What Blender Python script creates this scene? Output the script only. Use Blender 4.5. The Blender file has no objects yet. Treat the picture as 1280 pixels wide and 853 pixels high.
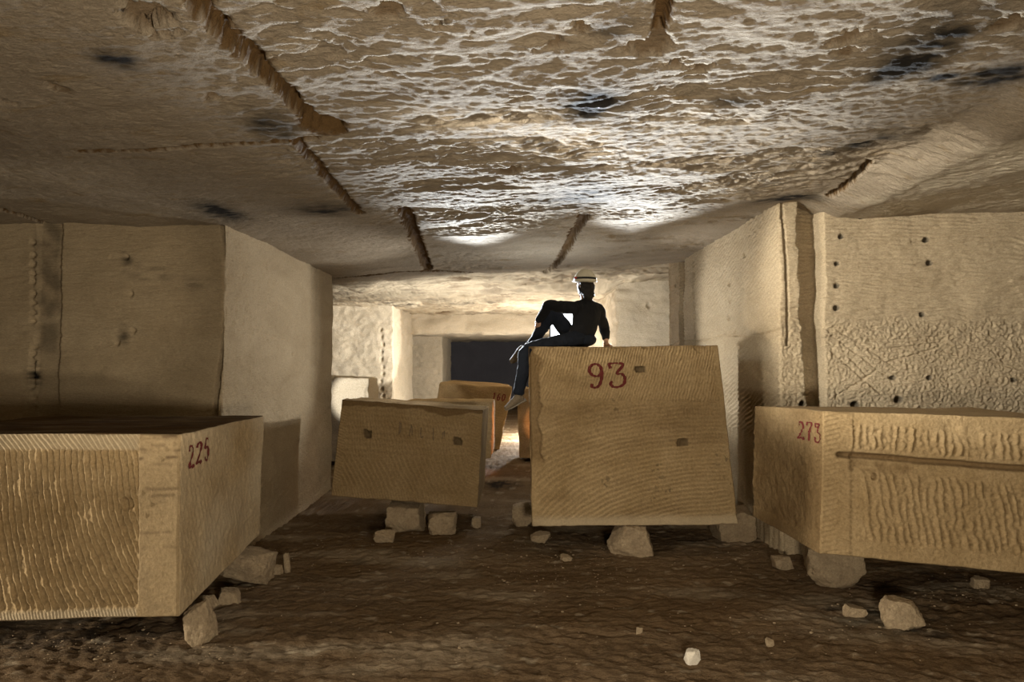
import bpy, math, random
import numpy as np
from mathutils import Vector, Matrix

sc = bpy.context.scene
COL = sc.collection
W, H, F = 1280, 853, 850.0
EYE = 2.0
PITCH = math.atan(25.5 / F)

# ------------------------------------------------------------------ camera
cam_d = bpy.data.cameras.new('camera')
cam_d.sensor_fit = 'HORIZONTAL'
cam_d.sensor_width = 36.0
cam_d.lens = F / W * 36.0
cam_d.clip_start = 0.05
cam_d.clip_end = 200
cam = bpy.data.objects.new('camera', cam_d)
COL.objects.link(cam)
cam.location = (0, 0, EYE)
cam.rotation_euler = (math.pi / 2 + PITCH, 0, 0)
sc.camera = cam


def P(px, py, Y):
    """world point seen at a pixel of the photograph, at distance Y down the gallery"""
    a, b = (px - W / 2) / F, (H / 2 - py) / F
    d = np.array([a, math.cos(PITCH) - b * math.sin(PITCH), math.sin(PITCH) + b * math.cos(PITCH)])
    return np.array([0, 0, EYE]) + d * (Y / d[1])


def ray(px, py):
    a, b = (px - W / 2) / F, (H / 2 - py) / F
    return np.array([a, math.cos(PITCH) - b * math.sin(PITCH), math.sin(PITCH) + b * math.cos(PITCH)])


def on_floor(px, py, z=0.0):
    d = ray(px, py)
    t = (z - EYE) / d[2]
    return np.array([0, 0, EYE]) + d * t


# ------------------------------------------------------------------ noise
_rs = np.random.RandomState(7)
_perm = np.concatenate([_rs.permutation(256)] * 3).astype(np.int64)
_g = _rs.normal(size=(256, 3))
_g /= np.linalg.norm(_g, axis=1)[:, None]


def noise(p):
    p = np.asarray(p, float)
    i = np.floor(p).astype(np.int64)
    f = p - i
    i &= 255
    u = f * f * f * (f * (f * 6 - 15) + 10)
    out = np.zeros(len(p))
    for dx in (0, 1):
        wx = u[:, 0] if dx else 1 - u[:, 0]
        for dy in (0, 1):
            wy = u[:, 1] if dy else 1 - u[:, 1]
            for dz in (0, 1):
                wz = u[:, 2] if dz else 1 - u[:, 2]
                h = _perm[_perm[_perm[(i[:, 0] + dx) & 255] + ((i[:, 1] + dy) & 255)] + ((i[:, 2] + dz) & 255)]
                g = _g[h]
                out += wx * wy * wz * (g[:, 0] * (f[:, 0] - dx) + g[:, 1] * (f[:, 1] - dy) + g[:, 2] * (f[:, 2] - dz))
    return out * 1.5


def fbm(p, octs=4, gain=0.5):
    p = np.asarray(p, float)
    o, a = np.zeros(len(p)), 1.0
    for k in range(octs):
        o += a * noise(p * (2.0 ** k) + 17.3 * k)
        a *= gain
    return o


def ridge_fbm(p, octs=4, gain=0.5):
    p = np.asarray(p, float)
    o, a = np.zeros(len(p)), 1.0
    for k in range(octs):
        o += a * (1 - 2 * np.abs(noise(p * (2.0 ** k) + 9.1 * k)))
        a *= gain
    return o


def n2(a, b, s=1.0, sa=1.0, sb=1.0, seed=0.0, octs=3):
    return fbm(np.stack([a * s * sa, b * s * sb, np.full_like(a, seed)], 1), octs)


def sstep(e0, e1, x):
    t = np.clip((x - e0) / (e1 - e0), 0, 1)
    return t * t * (3 - 2 * t)


def crest(ph, w=0.2):
    t = ph - np.floor(ph)
    return np.exp(-((t - 0.5) / w) ** 2)


def saw(ph):
    t = ph - np.floor(ph)
    return np.where(t < 0.75, t / 0.75, (1 - t) / 0.25)


def polydist(a, b, pts):
    d = np.full(len(a), 1e9)
    for (x0, y0), (x1, y1) in zip(pts[:-1], pts[1:]):
        vx, vy = x1 - x0, y1 - y0
        L = vx * vx + vy * vy + 1e-9
        t = np.clip(((a - x0) * vx + (b - y0) * vy) / L, 0, 1)
        d = np.minimum(d, np.hypot(a - x0 - t * vx, b - y0 - t * vy))
    return d


# ------------------------------------------------------------------ objects
def tag(o, label=None, cat=None, group=None, kind=None):
    if label: o['label'] = label
    if cat: o['category'] = cat
    if group: o['group'] = group
    if kind: o['kind'] = kind
    return o


def mesh_np(name, verts, quads, mat, parent=None, origin=None, smooth=True, attrs=None, tris=None):
    verts = np.asarray(verts, float)
    if origin is None:
        origin = np.zeros(3)
    me = bpy.data.meshes.new(name)
    me.vertices.add(len(verts))
    me.vertices.foreach_set('co', (verts - np.asarray(origin)).astype(np.float32).ravel())
    quads = np.asarray(quads, np.int32).reshape(-1, 4) if quads is not None and len(quads) else np.zeros((0, 4), np.int32)
    tris = np.asarray(tris, np.int32).reshape(-1, 3) if tris is not None and len(tris) else np.zeros((0, 3), np.int32)
    loops = np.concatenate([quads.ravel(), tris.ravel()])
    tot = np.concatenate([np.full(len(quads), 4), np.full(len(tris), 3)]).astype(np.int32)
    start = np.concatenate([[0], np.cumsum(tot)[:-1]]).astype(np.int32)
    me.loops.add(len(loops))
    me.loops.foreach_set('vertex_index', loops.astype(np.int32))
    me.polygons.add(len(tot))
    me.polygons.foreach_set('loop_start', start)
    me.polygons.foreach_set('loop_total', tot)
    me.polygons.foreach_set('use_smooth', np.full(len(tot), smooth))
    for k, v in (attrs or {}).items():
        at = me.attributes.new(k, 'FLOAT', 'POINT')
        at.data.foreach_set('value', np.asarray(v, np.float32))
    me.update(calc_edges=True)
    me.validate()
    me.materials.append(mat)
    o = bpy.data.objects.new(name, me)
    COL.objects.link(o)
    o.location = origin
    if parent is not None:
        o.parent = parent
        o.location = np.asarray(origin) - np.array(parent.location)
    return o


# ------------------------------------------------------------------ materials
def new_mat(name):
    m = bpy.data.materials.new(name)
    m.use_nodes = True
    nt = m.node_tree
    nt.nodes.clear()
    out = nt.nodes.new('ShaderNodeOutputMaterial')
    b = nt.nodes.new('ShaderNodeBsdfPrincipled')
    nt.links.new(b.outputs[0], out.inputs[0])
    return m, nt, b


def plain(name, col, rough=0.7, bump=0.0, bscale=80, metallic=0.0, var=0.15, spec=0.3):
    m, nt, b = new_mat(name)
    N, L = nt.nodes.new, nt.links.new
    tc = N('ShaderNodeTexCoord')
    nz = N('ShaderNodeTexNoise'); nz.inputs['Scale'].default_value = bscale; nz.inputs['Detail'].default_value = 6
    L(tc.outputs['Object'], nz.inputs['Vector'])
    mx = N('ShaderNodeMix'); mx.data_type = 'RGBA'
    mx.inputs[6].default_value = (*[c * (1 - var) for c in col], 1)
    mx.inputs[7].default_value = (*[min(1, c * (1 + var)) for c in col], 1)
    L(nz.outputs['Fac'], mx.inputs[0])
    L(mx.outputs[2], b.inputs['Base Color'])
    b.inputs['Roughness'].default_value = rough
    b.inputs['Metallic'].default_value = metallic
    b.inputs['Specular IOR Level'].default_value = spec
    if bump:
        bp = N('ShaderNodeBump'); bp.inputs['Strength'].default_value = 0.6; bp.inputs['Distance'].default_value = bump
        L(nz.outputs['Fac'], bp.inputs['Height']); L(bp.outputs[0], b.inputs['Normal'])
    return m


def stone(name, c0, c1, streak=(1, 1, 1), sscale=2.0, bscale=(40, 40, 40), bdist=0.006, speck=0.55, stain_shade=(0.012, 0.011, 0.010),
          vein=None, fleck=0.0):
    """quarried limestone: two tones in stretched patches, fine grain, bump, optional stain attribute"""
    m, nt, b = new_mat(name)
    N, L = nt.nodes.new, nt.links.new
    tc = N('ShaderNodeTexCoord')

    def mapped(s):
        mp = N('ShaderNodeMapping'); mp.inputs['Scale'].default_value = s
        L(tc.outputs['Object'], mp.inputs['Vector'])
        return mp.outputs[0]

    def nz(vec, scale, detail=6, rough=0.6, dist=0.0):
        n = N('ShaderNodeTexNoise'); n.inputs['Scale'].default_value = scale; n.inputs['Detail'].default_value = detail
        n.inputs['Roughness'].default_value = rough; n.inputs['Distortion'].default_value = dist
        L(vec, n.inputs['Vector'])
        return n.outputs['Fac']

    def ramp(fac, lo, hi):
        r = N('ShaderNodeMapRange'); r.inputs[1].default_value = lo; r.inputs[2].default_value = hi
        L(fac, r.inputs[0])
        return r.outputs[0]

    def mix(fac, a, bb, mode='MIX'):
        x = N('ShaderNodeMix'); x.data_type = 'RGBA'; x.blend_type = mode
        if isinstance(fac, float): x.inputs[0].default_value = fac
        else: L(fac, x.inputs[0])
        for sock, v in ((x.inputs[6], a), (x.inputs[7], bb)):
            if isinstance(v, tuple): sock.default_value = (*v, 1)
            else: L(v, sock)
        return x.outputs[2]
    base = mix(ramp(nz(mapped(streak), sscale, 8, 0.65, 0.6), 0.3, 0.7), c0, c1)
    if vein:
        base = mix(ramp(nz(mapped((streak[0] * 1.5, streak[1] * 1.5, streak[2] * 1.5)), sscale * 2.2, 6, 0.6, 1.2), 0.58, 0.74), base, vein)
    g = nz(mapped(tuple(q / bscale[0] for q in bscale)), 42, 8, 0.75)
    base = mix(float(speck), base, mix(ramp(g, 0.34, 0.66), (0.42, 0.38, 0.33), (1.18, 1.18, 1.18)), 'MULTIPLY')
    if fleck:
        base = mix(ramp(nz(mapped((1, 1, 1)), 55, 2, 0.5), 0.70, 0.76), base, tuple(fleck))
    at = N('ShaderNodeAttribute'); at.attribute_name = 'stain_shade'  # carries real stains and soot, and shade painted into hollows
    base = mix(at.outputs['Fac'], base, stain_shade)
    at2 = N('ShaderNodeAttribute'); at2.attribute_name = 'rust'
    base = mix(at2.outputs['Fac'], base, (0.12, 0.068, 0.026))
    at3 = N('ShaderNodeAttribute'); at3.attribute_name = 'pale'
    base = mix(at3.outputs['Fac'], base, (0.62, 0.53, 0.38))
    L(base, b.inputs['Base Color'])
    b.inputs['Roughness'].default_value = 0.95
    b.inputs['Specular IOR Level'].default_value = 0.15
    h1 = nz(mapped(bscale), 1.0, 5, 0.65)
    bp = N('ShaderNodeBump'); bp.inputs['Strength'].default_value = 0.8; bp.inputs['Distance'].default_value = bdist
    L(h1, bp.inputs['Height'])
    bp2 = N('ShaderNodeBump'); bp2.inputs['Strength'].default_value = 0.6; bp2.inputs['Distance'].default_value = bdist * 0.4
    L(nz(mapped((1, 1, 1)), 130, 3, 0.7), bp2.inputs['Height']); L(bp.outputs[0], bp2.inputs['Normal'])
    L(bp2.outputs[0], b.inputs['Normal'])
    return m


M_BLOCK = stone('sawn limestone', (0.455, 0.332, 0.178), (0.34, 0.237, 0.115), (1, 1, 1), 2.2, (38, 38, 38), 0.014)
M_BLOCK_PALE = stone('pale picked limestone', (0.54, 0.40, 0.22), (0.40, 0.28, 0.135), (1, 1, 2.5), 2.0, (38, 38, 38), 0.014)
M_ROCK = stone('broken limestone', (0.50, 0.39, 0.25), (0.36, 0.27, 0.17), (1, 1, 1), 6, (30, 30, 30), 0.025)
M_WALL = stone('picked quarry wall', (0.51, 0.405, 0.26), (0.39, 0.30, 0.182), (0.6, 0.6, 1.6), 1.2, (14, 14, 55), 0.022)
M_WALL_R = stone('rough quarry wall', (0.58, 0.47, 0.31), (0.46, 0.36, 0.225), (0.6, 0.6, 1.6), 1.2, (22, 22, 40), 0.025)
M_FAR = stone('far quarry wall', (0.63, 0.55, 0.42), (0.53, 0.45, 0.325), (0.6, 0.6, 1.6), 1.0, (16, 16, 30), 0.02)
M_CEIL = stone('quarry roof', (0.41, 0.34, 0.245), (0.30, 0.243, 0.17), (0.5, 1.3, 1), 1.3, (16, 34, 20), 0.028, vein=(0.30, 0.215, 0.11))
M_END_SHADE = stone('end wall in painted shade', (0.20, 0.19, 0.21), (0.16, 0.155, 0.17), (1, 1, 1), 1.0, (16, 16, 30), 0.01)  # stone toned down: the unlit depth is put into its colour
M_FLOOR = stone('trodden earth floor', (0.25, 0.172, 0.098), (0.14, 0.090, 0.045), (0.7, 1.5, 1), 1.6, (22, 40, 20), 0.03, 0.75,
                vein=(0.24, 0.18, 0.115))
M_RED = plain('red paint', (0.115, 0.018, 0.014), 0.85, var=0.35)
M_CHAR = plain('charcoal marks', (0.17, 0.12, 0.07), 0.95, var=0.4)


# ------------------------------------------------------------------ squared stone
def axis(n0, lo_dense=0.0, hi_dense=1.0, edge=True, coarse=12):
    """samples along one side, fine between lo_dense and hi_dense and at the arrises"""
    s = [np.linspace(lo_dense, hi_dense, n0)]
    if lo_dense > 0: s.append(np.linspace(0, lo_dense, coarse))
    if hi_dense < 1: s.append(np.linspace(hi_dense, 1, coarse))
    if edge:
        e = np.array([0.002, 0.005, 0.009, 0.014])
        s += [e, 1 - e]
    return np.unique(np.round(np.concatenate(s), 5))


class Block:
    FACES = ('front', 'back', 'left', 'right', 'top', 'bottom')

    def __init__(self, corners, heights, r0=0.012, chip=0.03, wob=0.012, seed=0.0, mask_w=0.03, chipf=3.0):
        # corners[ix][iy][iz] as (2,2,2,3)
        self.c = np.array(corners, float).reshape(2, 2, 2, 3)
        c = self.c
        self.dims = np.array([np.linalg.norm(c[1].mean((0, 1)) - c[0].mean((0, 1))),
                              np.linalg.norm(c[:, 1].mean((0, 1)) - c[:, 0].mean((0, 1))),
                              np.linalg.norm(c[:, :, 1].mean((0, 1)) - c[:, :, 0].mean((0, 1)))])
        self.h, self.r0, self.chip, self.wob, self.seed, self.mw, self.chipf = heights, r0, chip, wob, seed, mask_w, chipf
        ex = c[1].mean((0, 1)) - c[0].mean((0, 1)); ey = c[:, 1].mean((0, 1)) - c[:, 0].mean((0, 1)); ez = c[:, :, 1].mean((0, 1)) - c[:, :, 0].mean((0, 1))

        def nn(a, b, want):
            n = np.cross(a, b); n /= np.linalg.norm(n)
            return n if n @ want > 0 else -n
        self.n = {'front': nn(ex, ez, -ey), 'back': nn(ex, ez, ey), 'left': nn(ey, ez, -ex), 'right': nn(ey, ez, ex),
                  'top': nn(ex, ey, ez), 'bottom': nn(ex, ey, -ez)}

    def ab(self, face, L):
        d = self.dims
        if face in ('front', 'back'): return L[:, 0] * d[0], L[:, 2] * d[2], d[0], d[2]
        if face in ('left', 'right'): return L[:, 1] * d[1], L[:, 2] * d[2], d[1], d[2]
        return L[:, 0] * d[0], L[:, 1] * d[1], d[0], d[1]

    def pts(self, face, L):
        d = self.dims
        q = (L - 0.5) * d
        hs = d / 2
        r = self.r0 + self.chip * np.clip(fbm(q * self.chipf + self.seed * 3.1, 3) - 0.12, 0, 1) * 2
        r = np.minimum(r, hs.min() * 0.6)[:, None]
        inner = np.clip(q, -(hs - r), hs - r)
        dv = q - inner
        ln = np.linalg.norm(dv, axis=1)[:, None]
        q = np.where(ln > 1e-7, inner + dv / np.maximum(ln, 1e-7) * np.minimum(ln, r), q)
        l = q / d + 0.5
        c = self.c
        out = np.zeros((len(l), 3))
        for i in (0, 1):
            for j in (0, 1):
                for k in (0, 1):
                    w = (l[:, 0] if i else 1 - l[:, 0]) * (l[:, 1] if j else 1 - l[:, 1]) * (l[:, 2] if k else 1 - l[:, 2])
                    out += w[:, None] * c[i, j, k]
        base = out.copy()
        if face in self.h:
            a, b, A, B = self.ab(face, L)
            m = np.clip(np.minimum(np.minimum(a, A - a), np.minimum(b, B - b)) / self.mw, 0, 1)
            out = out + self.n[face] * (self.h[face](a, b, A, B) * m)[:, None]
        if self.wob:
            s = self.seed
            v = np.stack([fbm(base * 1.7 + s + 3, 3), fbm(base * 1.7 + s + 31, 3), fbm(base * 1.7 + s + 67, 3)], 1)
            out = out + v * self.wob
        return out

    def build(self, name, mat, axes, parent=None, attr=None, origin=True):
        X, Y, Z = axes
        nx, ny, nz = len(X), len(Y), len(Z)
        V, Q, off, keys, AT = [], [], 0, [], {k: [] for k in (attr or {})}
        for f in self.FACES:
            if f in ('front', 'back'):
                A, B = np.meshgrid(np.arange(nx), np.arange(nz), indexing='ij'); I, J, K = A, np.full_like(A, 0 if f == 'front' else ny - 1), B
                flip = f == 'back'
            elif f in ('left', 'right'):
                A, B = np.meshgrid(np.arange(ny), np.arange(nz), indexing='ij'); I, J, K = np.full_like(A, 0 if f == 'left' else nx - 1), A, B
                flip = f == 'left'
            else:
                A, B = np.meshgrid(np.arange(nx), np.arange(ny), indexing='ij'); I, J, K = A, B, np.full_like(A, nz - 1 if f == 'top' else 0)
                flip = f == 'bottom'
            L = np.stack([X[I.ravel()], Y[J.ravel()], Z[K.ravel()]], 1)
            V.append(self.pts(f, L))
            for k, fn in (attr or {}).items():
                a, b, AA, BB = self.ab(f, L)
                AT[k].append(np.clip(fn(f, a, b, AA, BB, L), 0, 1))
            keys.append((I.ravel() * ny + J.ravel()) * nz + K.ravel())
            idx = np.arange(A.size).reshape(A.shape) + off
            q = np.stack([idx[:-1, :-1], idx[1:, :-1], idx[1:, 1:], idx[:-1, 1:]], -1).reshape(-1, 4)
            Q.append(q[:, ::-1] if flip else q)
            off += A.size
        V, Q, keys = np.concatenate(V), np.concatenate(Q), np.concatenate(keys)
        _, first, inv = np.unique(keys, return_index=True, return_inverse=True)
        V = V[first]
        Q = inv.reshape(-1)[Q]
        at = {k: np.concatenate(v)[first] for k, v in AT.items()}
        o = np.array([V[:, 0].mean(), V[:, 1].mean(), V[:, 2].min()]) if origin else np.zeros(3)
        o = np.array([self.c[..., 0].mean(), self.c[..., 1].mean(), V[:, 2].min()]) if origin else np.zeros(3)
        return mesh_np(name, V, Q, mat, parent, o, attrs=at)


def hexa(ftl, ftr, fbl, fbr, btl, btr, bbl, bbr):
    return [[[fbl, ftl], [bbl, btl]], [[fbr, ftr], [bbr, btr]]]


def boxc(x0, x1, y0, y1, z0, z1):
    p = lambda x, y, z: np.array([x, y, z], float)
    return hexa(p(x0, y0, z1), p(x1, y0, z1), p(x0, y0, z0), p(x1, y0, z0), p(x0, y1, z1), p(x1, y1, z1), p(x0, y1, z0), p(x1, y1, z0))


def extrude_back(ftl, ftr, fbl, fbr, dv_l, dv_r, dz_top=0.0):
    dl, dr = np.array(dv_l), np.array(dv_r)
    t = np.array([0, 0, dz_top])
    return hexa(ftl, ftr, fbl, fbr, ftl + dl + t, ftr + dr + t, fbl + dl, fbr + dr)


# painted numbers: strokes laid on the dressed stone
GLYPH = {
    '9': [[(0.78, 0.62), (0.62, 0.50), (0.38, 0.50), (0.20, 0.64), (0.18, 0.82), (0.34, 0.97), (0.56, 1.0), (0.74, 0.88), (0.80, 0.62), (0.76, 0.32), (0.62, 0.08), (0.42, 0.0), (0.26, 0.06), (0.30, 0.16)]],
    '3': [[(0.16, 0.80), (0.14, 1.0), (0.86, 0.98), (0.50, 0.60), (0.76, 0.54), (0.90, 0.34), (0.80, 0.10), (0.50, 0.0), (0.24, 0.04), (0.14, 0.18), (0.26, 0.24)]],
    '2': [[(0.18, 0.78), (0.24, 0.94), (0.50, 1.0), (0.76, 0.90), (0.78, 0.70), (0.56, 0.44), (0.22, 0.12), (0.30, 0.06), (0.56, 0.10), (0.84, 0.02), (0.88, 0.16)]],
    '5': [[(0.80, 0.98), (0.34, 1.0), (0.28, 0.58), (0.56, 0.62), (0.80, 0.46), (0.78, 0.16), (0.54, 0.0), (0.28, 0.04), (0.20, 0.16)]],
    '1': [[(0.30, 0.82), (0.54, 1.0), (0.50, 0.02)], [(0.28, 0.0), (0.74, 0.02)]],
    '6': [[(0.74, 0.94), (0.46, 0.92), (0.26, 0.60), (0.22, 0.26), (0.40, 0.02), (0.66, 0.06), (0.78, 0.28), (0.64, 0.48), (0.40, 0.46), (0.24, 0.30)]],
    '0': [[(0.50, 1.0), (0.24, 0.78), (0.20, 0.34), (0.44, 0.0), (0.70, 0.14), (0.80, 0.58), (0.68, 0.92), (0.50, 1.0)]],
    '7': [[(0.14, 0.84), (0.20, 1.0), (0.84, 0.98), (0.56, 0.52), (0.44, 0.0)], [(0.34, 0.50), (0.72, 0.54)]],
    # worn charcoal strokes that no longer read as letters
    'a': [[(0.30, 1.0), (0.34, 0.55), (0.30, 0.05)], [(0.48, 0.90), (0.55, 0.60), (0.50, 0.15)]],
    'b': [[(0.20, 0.05), (0.36, 0.55), (0.48, 0.92)], [(0.58, 0.80), (0.66, 0.40), (0.68, 0.12)]],
    'c': [[(0.30, 0.85), (0.26, 0.40), (0.42, 0.08), (0.74, 0.24)]],
    'd': [[(0.40, 0.95), (0.50, 0.50), (0.62, 0.02)]],
    'e': [[(0.34, 0.80), (0.30, 0.30)], [(0.60, 0.90), (0.58, 0.45)]],
}


def catmull(pts, n=10):
    pts = np.array(pts, float)
    if len(pts) == 2:
        return np.linspace(pts[0], pts[1], n)
    e = np.vstack([2 * pts[0] - pts[1], pts, 2 * pts[-1] - pts[-2]])
    o = []
    for i in range(1, len(e) - 2):
        for t in np.linspace(0, 1, n, endpoint=False):
            o.append(0.5 * (2 * e[i] + (e[i + 1] - e[i - 1]) * t + (2 * e[i - 1] - 5 * e[i] + 4 * e[i + 1] - e[i + 2]) * t ** 2 +
                            (3 * e[i] - e[i - 1] - 3 * e[i + 1] + e[i + 2]) * t ** 3))
    o.append(e[-2])
    return np.array(o)


def paint_text(blk, face, text, a0, b0, w, h, gap, mat, parent, sw=0.02, label=None, lean=0.0, name='painted_number', dy=0.0, mirror=False, lift=0.0035):
    """lettering on a face: a0,b0 lower left corner in metres on that face; w,h one character"""
    V, Q, off = [], [], 0
    d = blk.dims
    for ci, ch in enumerate(text):
        for st in GLYPH[ch]:
            pl = catmull(st, 9)
            tn = np.gradient(pl * [w, h], axis=0)
            tn /= np.linalg.norm(tn, axis=1)[:, None] + 1e-9
            nm = np.stack([-tn[:, 1], tn[:, 0]], 1)
            wid = sw * (0.55 + 0.45 * np.abs(nm[:, 0]) + 0.15 * np.sin(np.arange(len(pl)) * 0.9))
            rows = []
            for k, s in enumerate(np.linspace(-0.5, 0.5, 5)):
                a = pl[:, 0] * w + nm[:, 0] * wid * s + ci * (w + gap) + lean * pl[:, 1] * h
                b = pl[:, 1] * h + nm[:, 1] * wid * s + ci * dy
                aa = a0 - a if mirror else a0 + a
                bb = b0 + b
                if face in ('front', 'back'): L = np.stack([aa / d[0], np.zeros_like(aa), bb / d[2]], 1)
                elif face == 'right': L = np.stack([np.ones_like(aa), aa / d[1], bb / d[2]], 1)
                else: L = np.stack([np.zeros_like(aa), aa / d[1], bb / d[2]], 1)
                rows.append(blk.pts(face, L) + blk.n[face] * lift)
            n = len(pl)
            V.append(np.concatenate(rows))
            for k in range(4):
                i = np.arange(n - 1) + off + k * n
                Q.append(np.stack([i, i + 1, i + 1 + n, i + n], 1))
            off += 5 * n
    o = mesh_np(name, np.concatenate(V), np.concatenate(Q), mat, parent, np.concatenate(V).mean(0))
    if label: o['label'] = label
    return o


# ================================================================== the setting
def ceil_z(X, Y):
    z = 3.5 + 0.053 * np.clip(X, -2.85, 2.9)
    z = z + 0.03 * np.clip(X - 2.9, 0, 6)
    z = z - 0.16 * sstep(3.0, 3.45, X) * (1 - sstep(11, 12, Y))          # the roof bends down towards the right wall
    z = z - (z - 3.40) * sstep(13.6, 14.6, Y + 0.25 * np.sin(X * 2.3)) * (1 - sstep(2.0, 2.5, X - 0.05 * (Y - 15)))
    return z


def on_ceil(px, py):
    d = ray(px, py)
    z = 3.5
    for _ in range(12):
        t = (z - EYE) / d[2]
        p = np.array([0, 0, EYE]) + d * t
        z = float(ceil_z(np.array([p[0]]), np.array([p[1]]))[0])
    return (p[0], p[1])


def pl_c(*pts):
    return [on_ceil(*p) for p in pts]


CRACKS = [  # polyline, half width, depth
    (pl_c((236, -14), (262, 22), (290, 52), (322, 84), (350, 112), (378, 142), (402, 158)), 0.050, 0.10),
    (pl_c((398, 156), (412, 160)), 0.10, 0.09),
    (pl_c((372, 176), (395, 206), (420, 236), (450, 268)), 0.035, 0.05),
    (pl_c((506, 264), (518, 295), (536, 340)), 0.06, 0.09),
    (pl_c((834, -10), (828, 22), (822, 44)), 0.03, 0.07),
    (pl_c((730, 275), (712, 305), (690, 338), (682, 350)), 0.05, 0.08),
    (pl_c((96, 189), (180, 187), (250, 182), (330, 177), (394, 172)), 0.022, 0.05),
    (pl_c((1036, 244), (1060, 228), (1092, 202)), 0.025, 0.09),
    (pl_c((0, 262), (40, 276), (75, 287)), 0.03, 0.12),
    (pl_c((420, 349), (500, 341), (600, 343)), 0.05, 0.04),
]
PITS = [  # flaked hollows: pixel, radius, depth
    ((188, 22), 0.10, 0.07), ((205, 40), 0.07, 0.05), ((66, 110), 0.05, 0.04), ((16, 132), 0.05, 0.04), ((268, 127), 0.05, 0.04),
    ((693, 60), 0.06, 0.05), ((488, 96), 0.05, 0.04), ((648, 124), 0.05, 0.05), ((1068, 48), 0.09, 0.05), ((1058, 62), 0.05, 0.05),
    ((640, 214), 0.09, 0.05), ((840, 82), 0.06, 0.05), ((810, 60), 0.12, 0.05), ((1268, 28), 0.10, 0.05), ((870, 90), 0.08, 0.04),
    ((480, 16), 0.07, 0.04), ((560, 30), 0.06, 0.04), ((730, 40), 0.05, 0.04)]
SOOT = [  # pixel, radius along x, radius along y, strength
    ((148, 74), 0.075, 0.085, 1.3), ((340, 160), 0.14, 0.19, 0.85), ((276, 267), 0.13, 0.32, 1.25), ((740, 131), 0.14, 0.20, 1.5), ((742, 139), 0.09, 0.12, 1.3), ((728, 246), 0.30, 0.45, 0.75),
    ((1136, 78), 0.15, 0.20, 1.35), ((1165, 52), 0.17, 0.22, 1.0), ((1190, 24), 0.22, 0.22, 0.55), ((1180, 96), 0.08, 0.06, 1.2), ((1246, 96), 0.18, 0.13, 1.3), ((1215, 104), 0.10, 0.08, 1.1), ((408, 262), 0.25, 0.22, 0.8),
    ((772, 40), 0.09, 0.08, 0.6), ((1072, 186), 0.11, 0.13, 1.0), ((1120, 172), 0.16, 0.13, 0.7), ((985, 248), 0.28, 0.14, 1.1), ((1036, 196), 0.08, 0.06, 0.9),
    ((300, 60), 0.10, 0.05, 0.5), ((914, 128), 0.12, 0.06, 0.7), ((496, 386), 0.6, 0.5, 1.2), ((582, 383), 0.9, 0.6, 1.1), ((700, 378), 1.2, 0.5, 0.6)]


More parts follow.
